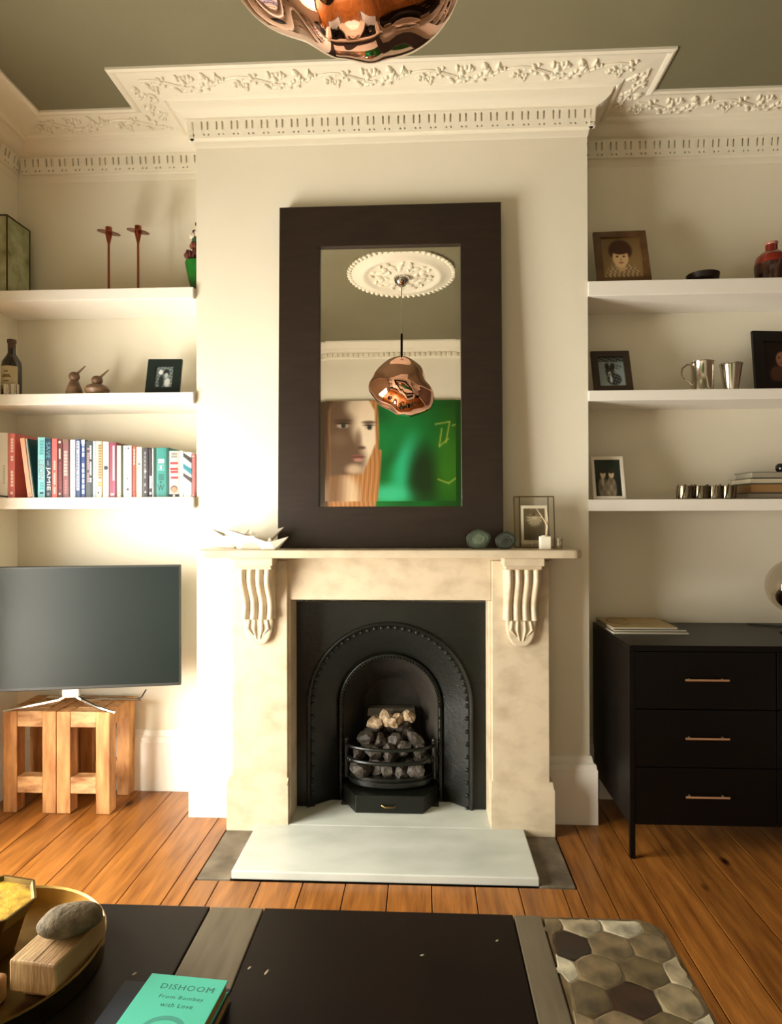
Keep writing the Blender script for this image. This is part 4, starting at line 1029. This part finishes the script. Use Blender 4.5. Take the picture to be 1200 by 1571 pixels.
# local x along the screen; the right edge sits at x = +0.455
tw0, tw1, tz0, tz1 = -0.385, 0.457, 0.092, 0.620
MB().box(tw0, tw1, 0.0, 0.022, tz0, tz1).build('casing', M('dark_grey_plastic', (58, 60, 58), 0.35), tv, bevel=0.004)
m_scr = M('tv_screen', (20, 33, 32), 0.34, spec=0.4)
MB().box(tw0+0.008, tw1-0.008, -0.0012, 0.003, tz0+0.014, tz1-0.008).build('screen', m_scr, tv)
MB().box(-0.25, 0.30, 0.022, 0.05, tz0+0.05, tz1-0.12).build('rear_housing', M('black_plastic', (20, 20, 20), 0.5), tv, bevel=0.008)
MB().box(-0.035, 0.035, 0.004, 0.03, 0.055, 0.10).build('neck', M('satin_silver', (204, 204, 200), 0.3, 0.4), tv, bevel=0.004)
for (dx, dy) in ((-0.27, -0.035), (0.21, -0.035), (-0.20, 0.17), (0.24, 0.155)):
    q = Matrix.Rotation(-ang, 3, 'Z') @ Vector((dx, dy, 0))
    s = 1 if dx > 0 else -1
    MB().tube([(s*0.012, 0.015, 0.085), (s*0.02, 0.012, 0.060), (s*0.05, 0.012+q.y*0.15, 0.044), (q.x*0.6, q.y*0.6, 0.026), (q.x, q.y, 0.0072)], [0.009, 0.009, 0.008, 0.0075, 0.0065], 8).build('stand_leg', m_chrome, tv, smooth=True)
tag(MB().tube([(-1.09, 0.10, 0.50), (-1.12, 0.12, 0.46), (-1.16, 0.15, SH+0.008), (-1.22, 0.17, SH+0.004), (-1.30, 0.18, SH+0.004)], 0.003, 6).build('power_cable', M('black_rubber', (20, 20, 20), 0.6), smooth=True),
    'thin black cable hanging behind the television', 'cable')

# ------------------------------------------------------------------ right upper shelf
p = at(1080, 425, 0.06)
tag(MB().lathe([(0.02, 0.0), (0.035, 0.004), (0.062, 0.018), (0.066, 0.042), (0.062, 0.042), (0.058, 0.020), (0.03, 0.010), (0.0, 0.009)], 32).build('dark_dish', M('dark_bronze', (38, 30, 24), 0.4, 0.4), smooth=True, loc=(p.x, 0.07, ZR[0])),
    'low dark dish on the upper right shelf', 'dish')
p = at(1184, 420, 0.06)
rv = thing('glass_vase', 'squat red and smoky glass vase on the upper right shelf', 'vase', (p.x, 0.06, ZR[0]))
MB().lathe([(0.0, 0.0), (0.058, 0.0), (0.062, 0.010), (0.066, 0.060), (0.066, 0.075)], 32).build('lower_body', M('smoky_glass', (62, 30, 20), 0.1, rgb2=(30, 16, 12), scale=40, coat=0.5), rv, smooth=True)
MB().lathe([(0.066, 0.075), (0.060, 0.105), (0.038, 0.126), (0.024, 0.132), (0.023, 0.158)], 32).build('upper_body', M('red_amber_glass', (128, 38, 22), 0.08, rgb2=(96, 22, 16), scale=14, coat=0.5), rv, smooth=True)
MB().lathe([(0.023, 0.158), (0.025, 0.163), (0.025, 0.168), (0.018, 0.168), (0.018, 0.150), (0.0, 0.150)], 28).build('rim', M('pale_pink_glass', (176, 120, 100), 0.1, coat=0.5), rv, smooth=True)

# ------------------------------------------------------------------ right middle shelf: silver
p = at(1078, 592, 0.06)
tk = thing('silver_tankard', 'polished silver tankard with a round handle', 'tankard', (p.x, 0.06, ZR[1]))
MB().lathe([(0.0, 0.0), (0.046, 0.0), (0.047, 0.006), (0.043, 0.012), (0.044, 0.120), (0.047, 0.126), (0.044, 0.128), (0.041, 0.120), (0.040, 0.014), (0.0, 0.012)], 36).build('body', m_silver, tk, smooth=True)
MB().tube([(-0.043, 0, 0.112), (-0.062, 0, 0.116), (-0.082, 0, 0.100), (-0.086, 0, 0.078), (-0.076, 0, 0.055), (-0.058, 0, 0.046), (-0.043, 0, 0.030)], 0.0042, 8).build('handle', m_silver, tk, smooth=True)
p = at(1121, 592, 0.06)
cu_ = thing('silver_beaker', 'tapered silver beaker right of the tankard', 'beaker', (p.x, 0.055, ZR[1]))
MB().lathe([(0.0, 0.0), (0.028, 0.0), (0.029, 0.004), (0.044, 0.112), (0.0425, 0.112), (0.028, 0.008), (0.0, 0.007)], 36).build('body', m_silver, cu_, smooth=True)
MB().lathe([(0.0425, 0.108), (0.046, 0.110), (0.046, 0.115), (0.0425, 0.115), (0.0425, 0.108)], 36).build('rim', m_silver, cu_, smooth=True)

# ------------------------------------------------------------------ right lower shelf
for k, (u, y) in enumerate(((1051, 0.03), (1074, 0.035), (1096, 0.04), (1117, 0.035))):
    p = at(u, 762, y); r = 0.030; b = MB()
    b.lathe([(r-0.002, 0.002), (r, 0.004), (r+0.001, 0.024), (r, 0.054), (r-0.002, 0.056), (r-0.004, 0.052), (r-0.003, 0.024), (r-0.004, 0.004), (r-0.002, 0.002)], 28)
    t = thing('napkin_ring', 'silver napkin ring, ' + ('leftmost of the row of four', 'second from the left in the row of four', 'third from the left in the row of four', 'rightmost of the row of four')[k], 'napkin ring', (p.x, y, ZR[2]), (0, 0, k*0.7), 'silver napkin rings')
    b.build('band', M('pierced_silver', (150, 140, 118), 0.25, 1.0), t, smooth=True)
    for j in range(9):
        a = 2*PI*j/9
        MB().tube([(r*1.03*math.cos(a-0.2), r*1.03*math.sin(a-0.2), 0.004), (r*1.05*math.cos(a), r*1.05*math.sin(a), 0.026), (r*1.03*math.cos(a+0.2), r*1.03*math.sin(a+0.2), 0.055 + (0.006 if j % 3 == k % 3 else 0))], 0.0032, 5).build('filigree', M('dark_silver', (88, 80, 64), 0.3, 1.0), t, smooth=True)
z = ZR[2]; X1 = at(1148, 764, 0.05).x
for (dx, th, rgb, dep, lab, rz) in ((-0.006, 0.024, (150, 142, 124), 0.17, 'grey-brown book at the bottom of the flat stack', 0.02), (0.006, 0.038, (150, 116, 70), 0.16, 'thick tan book in the flat stack', -0.02),
                                   (0.004, 0.022, (206, 196, 168), 0.165, 'cream book second from the top of the flat stack', 0.015), (0.012, 0.026, (158, 152, 132), 0.155, 'grey book on top of the flat stack', -0.015)):
    t = thing('book', lab, 'book', (X1+dx, 0.045, z+0.0004), (0, 0, rz), 'books stacked flat on the lower right shelf')
    L = 0.24; c = 0.0022; mt = M('cover_%d_%d_%d' % rgb, rgb, 0.6); dk = M('cover_dark_%d' % rgb[0], [q*0.5 for q in rgb], 0.6)
    MB().box(0, L, 0, dep, 0, c).build('cover_board', dk, t); MB().box(0, L, 0, dep, th-c, th).build('cover_board', dk, t)
    MB().box(0.004, L-0.002, 0.003, dep-0.003, c, th-c).build('pages', mt, t)
    z += th+0.0008
tag(MB().lathe([(0.0, 0.0), (0.02, 0.0), (0.026, 0.010), (0.026, 0.024), (0.018, 0.034), (0.0, 0.036)], 24).build('black_pebble', M('black_gloss', (16, 14, 14), 0.2), smooth=True, loc=(X1+0.145, 0.06, z)),
    'small round black ornament on the flat stack of books', 'ornament')

# ------------------------------------------------------------------ sideboard
SBX0, SBX1, SBY, SBT, SBB = 0.90, 1.96, -0.285, 0.788, 0.125
sb = thing('sideboard', 'black sideboard of wide drawers with slim brass handles', 'sideboard', ((SBX0+SBX1)/2, (SBY+0.235)/2, 0))
hw, hd = (SBX1-SBX0)/2, (0.235-SBY)/2
MB().box(-hw, hw, -hd, hd, SBT-0.022, SBT).build('top', m_black, sb, bevel=0.002)
for s in (-1, 1):
    a, b = sorted((s*hw, s*(hw-0.020))); MB().box(a, b, -hd, hd, SBB, SBT-0.022).build('side_panel', m_black, sb, bevel=0.001)
MB().box(-hw+0.02, hw-0.02, -hd+0.02, hd, SBB, SBT-0.022).build('carcass', m_black, sb)
dh = (SBT-0.022-SBB)/3
for cx_ in (-1, 1):
    for r in range(3):
        x0, x1 = sorted((cx_*0.002, cx_*(hw-0.021)))
        z0 = SBB+r*dh+0.002
        d = MB().box(x0, x1, -hd+0.001, -hd+0.019, z0, z0+dh-0.004).build('drawer', m_black, sb, bevel=0.0015)
        xc = (x0+x1)/2; zc = z0+dh*0.52
        MB().tube([(xc-0.078, -hd-0.018, zc), (xc+0.078, -hd-0.018, zc)], 0.0042, 8).tube([(xc-0.060, -hd-0.018, zc), (xc-0.060, -hd+0.002, zc)], 0.003, 6).tube([(xc+0.060, -hd-0.018, zc), (xc+0.060, -hd+0.002, zc)], 0.003, 6).build('handle', M('pale_brass', (238, 196, 156), 0.35, 0.9), d, smooth=True)
for sx in (-1, 1):
    for sy in (-1, 1):
        MB().box(sx*(hw-0.011)-0.009, sx*(hw-0.011)+0.009, sy*(hd-0.011)-0.009, sy*(hd-0.011)+0.009, 0, SBB).build('leg', m_black, sb)
# magazines
for k, (x0, x1, y0, y1, z0, z1, rgb, lab, rz) in enumerate(((0.908, 1.205, -0.06, 0.20, 0.7885, 0.797, (128, 122, 104), 'grey magazine at the bottom of the pile on the sideboard', 0.0),
                                    (0.912, 1.20, -0.045, 0.21, 0.7975, 0.804, (60, 54, 44), 'dark magazine in the middle of the pile on the sideboard', 0.03),
                                    (0.912, 1.17, -0.035, 0.225, 0.8045, 0.812, (196, 172, 122), 'tan magazine with a dark swirl, top of the sideboard pile', 0.0))):
    t = thing('magazine', lab, 'magazine', ((x0+x1)/2, (y0+y1)/2, z0), (0, 0, rz), 'magazines on the sideboard')
    w, d = (x1-x0)/2, (y1-y0)/2
    MB().box(-w, w, -d, d, 0, z1-z0-0.001).build('pages', M('page_block', (176, 168, 148), 0.7), t)
    MB().box(-w-0.001, w+0.001, -d-0.001, d, z1-z0-0.001, z1-z0).build('cover', M('magazine_%d' % k, rgb, 0.5, rgb2=[c*0.9 for c in rgb], scale=9), t)
    if k == 2:
        pts = [(-0.06+0.05*math.cos(a), 0.02+0.08*math.sin(a), z1-z0+0.0002) for a in [0.5+i*0.25 for i in range(20)]]
        MB().tube(pts, 0.0016, 4).build('printed_swirl', M('sepia_ink', (96, 76, 40), 0.6), t)
# glass globe at the right edge
gx = at(1178, 900, -0.02).x
gg = thing('glass_globe', 'clear round glass globe lamp with a dark fitting at the right edge', 'lamp', (gx+0.11, -0.02, SBT+0.0005))
MB().lathe([(0.0, 0.0), (0.055, 0.0), (0.058, 0.006), (0.050, 0.014), (0.02, 0.022), (0.018, 0.09)], 28).build('base', M('dark_metal', (50, 42, 36), 0.35, 1.0), gg, smooth=True)
MB().lathe([(0.11*math.sin(PI*k/18), 0.190-0.11*math.cos(PI*k/18)) for k in range(1, 18)], 36).build('globe', MG('clear_glass', (244, 240, 230), 0.80, 0.05), gg, smooth=True)
MB().ball((0, 0, 0.145), (0.072, 0.072, 0.052), 24, 14).build('dark_fitting', M('dark_copper', (60, 26, 18), 0.25, 0.9), gg, smooth=True)
MB().tube([(0.055, 0.02, 0.003), (0.02, 0.14, 0.003), (-0.05, 0.19, 0.003), (-0.09, 0.21, 0.003)], 0.0025, 6).build('cord', M('black_rubber', (20, 20, 20), 0.6), gg)

# ------------------------------------------------------------------ coffee table
TZ = 0.42
TX0, TX1, TY0, TY1 = -1.02, 0.633, -2.02, -1.332
ct = thing('coffee_table', 'dark coffee table with metal strips and an inlaid shell end', 'table', ((TX0+TX1)/2, (TY0+TY1)/2, 0))
cx, cy = (TX0+TX1)/2, (TY0+TY1)/2
m_tab = M('dark_red_leather', (20, 8, 6), 0.4, rgb2=(12, 4, 3), scale=5, spec=0.2)
m_strip = M('dull_zinc', (116, 106, 86), 0.5, rgb2=(100, 90, 72), scale=5, stretch=(8, 1, 1))
def tpan(name, x0, x1, mt, top=TZ, round_right=False):
    if round_right:
        R_ = 0.055; pts = [(x0-cx, TY0-cy)]
        for k in range(7): a = -PI/2+PI/2*k/6; pts.append((x1-cx-R_+R_*math.cos(a), TY0-cy+R_+R_*math.sin(a)))
        for k in range(7): a = PI/2*k/6; pts.append((x1-cx-R_+R_*math.cos(a), TY1-cy-R_+R_*math.sin(a)))
        pts.append((x0-cx, TY1-cy))
    else:
        pts = [(x0-cx, TY0-cy), (x1-cx, TY0-cy), (x1-cx, TY1-cy), (x0-cx, TY1-cy)]
    return MB().prism(pts, TZ-0.045, top, 'z').build(name, mt, ct, bevel=0.0025), pts
tpan('dark_panel', TX0, -0.327, M('black_brown_leather', (30, 23, 18), 0.4, rgb2=(22, 16, 12), scale=5, spec=0.22))
tpan('metal_strip', -0.325, -0.209, m_strip, TZ-0.0006)
tpan('dark_panel', -0.207, 0.328, m_tab)
tpan('metal_strip', 0.330, 0.388, m_strip, TZ-0.0006)
shell, spts = tpan('shell_inlay', 0.390, TX1, M('shell_grout', (120, 100, 72), 0.4, rgb2=(86, 68, 46), scale=20), TZ-0.0025, True)
SHC = [(226, 218, 190), (150, 132, 100), (128, 110, 80), (172, 156, 122), (112, 96, 66), (64, 42, 28), (140, 122, 90), (196, 182, 150), (120, 104, 72), (44, 28, 20)]
r3 = random.Random(11); hr = 0.048; row = 0; yy = TY1-0.020
def inside(x, y, mrg=0.004):
    if not (0.390+mrg < x < TX1-mrg and TY0+mrg < y < TY1-mrg): return False
    R_ = 0.055
    for sy in (1, -1):
        ccx = TX1-R_; ccy = TY1-R_ if sy > 0 else TY0+R_
        if x > ccx and (y-ccy)*sy > 0 and math.hypot(x-ccx, y-ccy) > R_-mrg: return False
    return True
while yy > TY0:
    xx = 0.392+(hr*0.87 if row % 2 else 0)-hr*0.2
    while xx < TX1+hr:
        c0 = Vector((xx, yy)); pts = []
        for k in range(16):
            a = 2*PI*k/16+PI/6; rr = hr*(1.0+0.035*math.cos(6*(a-PI/6)))*(0.98+0.06*r3.random())
            px_, py_ = xx+rr*math.cos(a), yy+rr*math.sin(a)
            for _ in range(14):
                if inside(px_, py_): break
                px_ = px_+(max(0.394, min(TX1-0.05, xx))-px_)*0.12; py_ = py_+(max(TY0+0.05, min(TY1-0.05, yy))-py_)*0.12
            pts.append((px_-xx, py_-yy))
        cent = (sum(p[0] for p in pts)/16, sum(p[1] for p in pts)/16)
        area = abs(sum(pts[k][0]*pts[(k+1) % 16][1]-pts[(k+1) % 16][0]*pts[k][1] for k in range(16)))/2
        if area > 0.0006 and inside(xx+cent[0], yy+cent[1]):
            rgb = r3.choice(SHC); h0 = 0.0014+0.0012*r3.random()
            b = MB(); outer_ = [(p[0], p[1], 0) for p in pts]; mid = [(cent[0]+(p[0]-cent[0])*0.82, cent[1]+(p[1]-cent[1])*0.82, h0) for p in pts]
            b.sheet([outer_+[outer_[0]], mid+[mid[0]]]); b.add(mid, [tuple(range(16))])
            b.build('shell_tile', M('shell_%d' % rgb[0], rgb, 0.28, rgb2=[c*0.62 for c in rgb], scale=20, coat=0.2), shell, smooth=True, sharp=20, loc=(xx-cx, yy-cy, TZ-0.0026))
        xx += hr*1.74
    yy -= hr*1.5; row += 1
tw_, td_ = (TX1-TX0)/2-0.03, (TY1-TY0)/2-0.03
for (x0, x1, y0, y1) in ((-tw_, tw_, td_-0.02, td_), (-tw_, tw_, -td_, -td_+0.02), (-tw_, -tw_+0.02, -td_+0.02, td_-0.02), (tw_-0.02, tw_, -td_+0.02, td_-0.02)):
    MB().box(x0, x1, y0, y1, 0.001, TZ-0.046).build('side_panel', m_tab, ct, bevel=0.002)  # unseen closed sides, added to stop low light passing under the table
for (x, y, l, a) in ((-0.19, -1.52, 0.010, 1.2), (-0.155, -1.53, 0.016, 1.3), (0.135, -1.47, 0.009, 0.4), (0.285, -1.42, 0.008, 0.8), (-0.40, -1.545, 0.010, 1.0)):
    MB().ball((x-cx, y-cy, TZ+0.0002), (l*0.5, 0.0022, 0.0006), 8, 4, Matrix.Rotation(a, 3, 'Z')).build('scuff_mark', M('pale_scuff', (190, 176, 150), 0.6), ct)

# tray with its contents
TC = (-0.690, -1.565); TR = 0.218
m_tray = M('antique_brass', (150, 122, 66), 0.35, 1.0, rgb2=(104, 84, 46), scale=9)
ty = thing('brass_tray', 'round antique brass tray with a raised rim on the coffee table', 'tray', (TC[0], TC[1], TZ+0.001))
MB().lathe([(0.0, 0.0), (TR-0.006, 0.0), (TR-0.004, 0.003), (0.0, 0.004)], 64).build('tray_floor', m_tray, ty, smooth=True)
MB().lathe([(TR-0.006, 0.0), (TR, 0.003), (TR+0.001, 0.036), (TR+0.004, 0.040), (TR+0.001, 0.043), (TR-0.003, 0.040), (TR-0.0035, 0.004)], 64).build('rim', m_tray, ty, smooth=True)
bz = TZ+0.0055
m_block = M('pale_driftwood', (186, 154, 108), 0.6, rgb2=(140, 106, 66), scale=7, stretch=(6, 1, 1), bump=0.2, bscale=30)
def wblock(label, loc, l, w, h, rz):
    t = thing('wooden_block', label, 'wooden block', loc, (0, 0, rz), 'wooden blocks in the brass tray')
    MB().box(-w/2, w/2, -l/2, l/2, 0, h).build('block', m_block, t, bevel=0.004)
    if h > 0.03: MB().box(-0.0008, 0.0008, -l/2+0.004, l/2*0.2, h-0.004, h+0.0004).build('crack', M('crack_dark', (92, 66, 40), 0.8), t)
wblock('long pale wooden block carrying the grey stone', (-0.528, -1.570, bz+0.022), 0.145, 0.090, 0.055, -0.12)
wblock('low pale wooden block underneath the long one', (-0.532, -1.562, bz), 0.11, 0.07, 0.0215, -0.10)
wblock('pale wooden block at the front left of the tray', (-0.640, -1.668, bz), 0.10, 0.085, 0.045, -0.10)
st = thing('pumice_stone', 'rounded grey-brown stone lying on the long wooden block', 'stone', (-0.515, -1.557, bz+0.0775), (0, 0, 0.45))
bm = bmesh.new(); bmesh.ops.create_icosphere(bm, subdivisions=4, radius=1.0)
for v in bm.verts:
    k = 1+0.05*math.sin(3*v.co.x+1)*math.cos(2.5*v.co.y)+0.03*math.sin(5*v.co.z+4*v.co.x)
    v.co = Vector((v.co.x*0.058*k, v.co.y*0.040*k, v.co.z*0.024*k+0.0225))
me = bpy.data.meshes.new('stone_body'); bm.to_mesh(me); bm.free()
for pgn in me.polygons: pgn.use_smooth = True
me.materials.append(M('grey_pumice', (112, 98, 72), 0.85, rgb2=(76, 64, 44), scale=40, bump=0.6, bscale=90))
o = bpy.data.objects.new('stone_body', me); COL.objects.link(o); o.parent = st
hb_ = thing('hexagonal_bowl', 'faceted brass-edged bowl filled with yellow wax at the back of the tray', 'bowl', (-0.715, -1.508, bz))
MB().lathe([(0.055, 0.0), (0.075, 0.065), (0.096, 0.098), (0.091, 0.098), (0.072, 0.068), (0.0, 0.060)], 8, a0=0.2).build('bowl_body', m_tray, hb_)
MB().lathe([(0.088, 0.090), (0.060, 0.092), (0.0, 0.094)], 8, a0=0.2).build('yellow_wax', M('yellow_wax', (206, 164, 40), 0.55, rgb2=(120, 84, 20), scale=38, ramp=(0.45, 0.75), bump=0.3, bscale=60), hb_)

# books on the table
nb = thing('book', 'dark navy book lying under the turquoise book', 'book', (-0.285, -1.715, TZ+0.0005), (0, 0, -0.06), 'books on the coffee table')
MB().box(-0.115, 0.080, -0.13, 0.112, 0, 0.003).box(-0.115, 0.080, -0.13, 0.112, 0.021, 0.024).box(-0.115, -0.112, -0.13, 0.112, 0.003, 0.021).build('cover', M('navy_cloth', (20, 30, 46), 0.5), nb, bevel=0.001)
MB().box(-0.112, 0.077, -0.128, 0.109, 0.003, 0.021).build('pages', M('tan_pages', (170, 136, 84), 0.8), nb)
tb = thing('book', 'turquoise book with a printed title on the coffee table', 'book', (-0.279, -1.718, TZ+0.025), (0, 0, -0.085), 'books on the coffee table')
TW, TL = 0.140, 0.21
MB().box(-TW/2, TW/2, -TL/2, TL/2, 0, 0.002).box(-TW/2, TW/2, -TL/2, TL/2, 0.020, 0.022).box(-TW/2, -TW/2+0.002, -TL/2, TL/2, 0.002, 0.020).build('cover', M('turquoise_cover', (80, 198, 172), 0.5), tb, bevel=0.0008)
MB().box(-TW/2+0.002, TW/2-0.003, -TL/2+0.003, TL/2-0.003, 0.002, 0.020).build('pages', M('tan_pages', (170, 136, 84), 0.8), tb)
m_ink = M('teal_ink', (44, 112, 100), 0.5)
for s, yo, L, hgt in (('DISHOOM', 0.078, 0.094, 0.0125), ('From Bombay', 0.054, 0.078, 0.0105), ('with Love', 0.038, 0.056, 0.0095)):
    lettering(s, m_ink, tb, (0.008, yo, 0.0222), (1, 0, 0), (0, 1, 0), L, hgt, name='title', spacing=1.15)
pts = [(0.008+0.036*math.cos(a), -0.012+0.028*math.sin(a)) for a in [2*PI*k/32 for k in range(32)]]
p2 = [(0.008+0.028*math.cos(a), -0.014+0.021*math.sin(a)) for a in [2*PI*k/32 for k in range(32)]]
MB().sheet([[(x, y, 0.0222) for x, y in pts+[pts[0]]], [(x, y, 0.0222) for x, y in p2+[p2[0]]]]).build('printed_ring', M('teal_ring', (64, 156, 140), 0.5), tb)
MB().add([(0.008+(x-0.008)*0.7, -0.016+(y+0.014)*0.7, 0.0222) for x, y in p2], [tuple(range(32))]).build('printed_disc', M('teal_disc', (20, 110, 112), 0.5), tb)
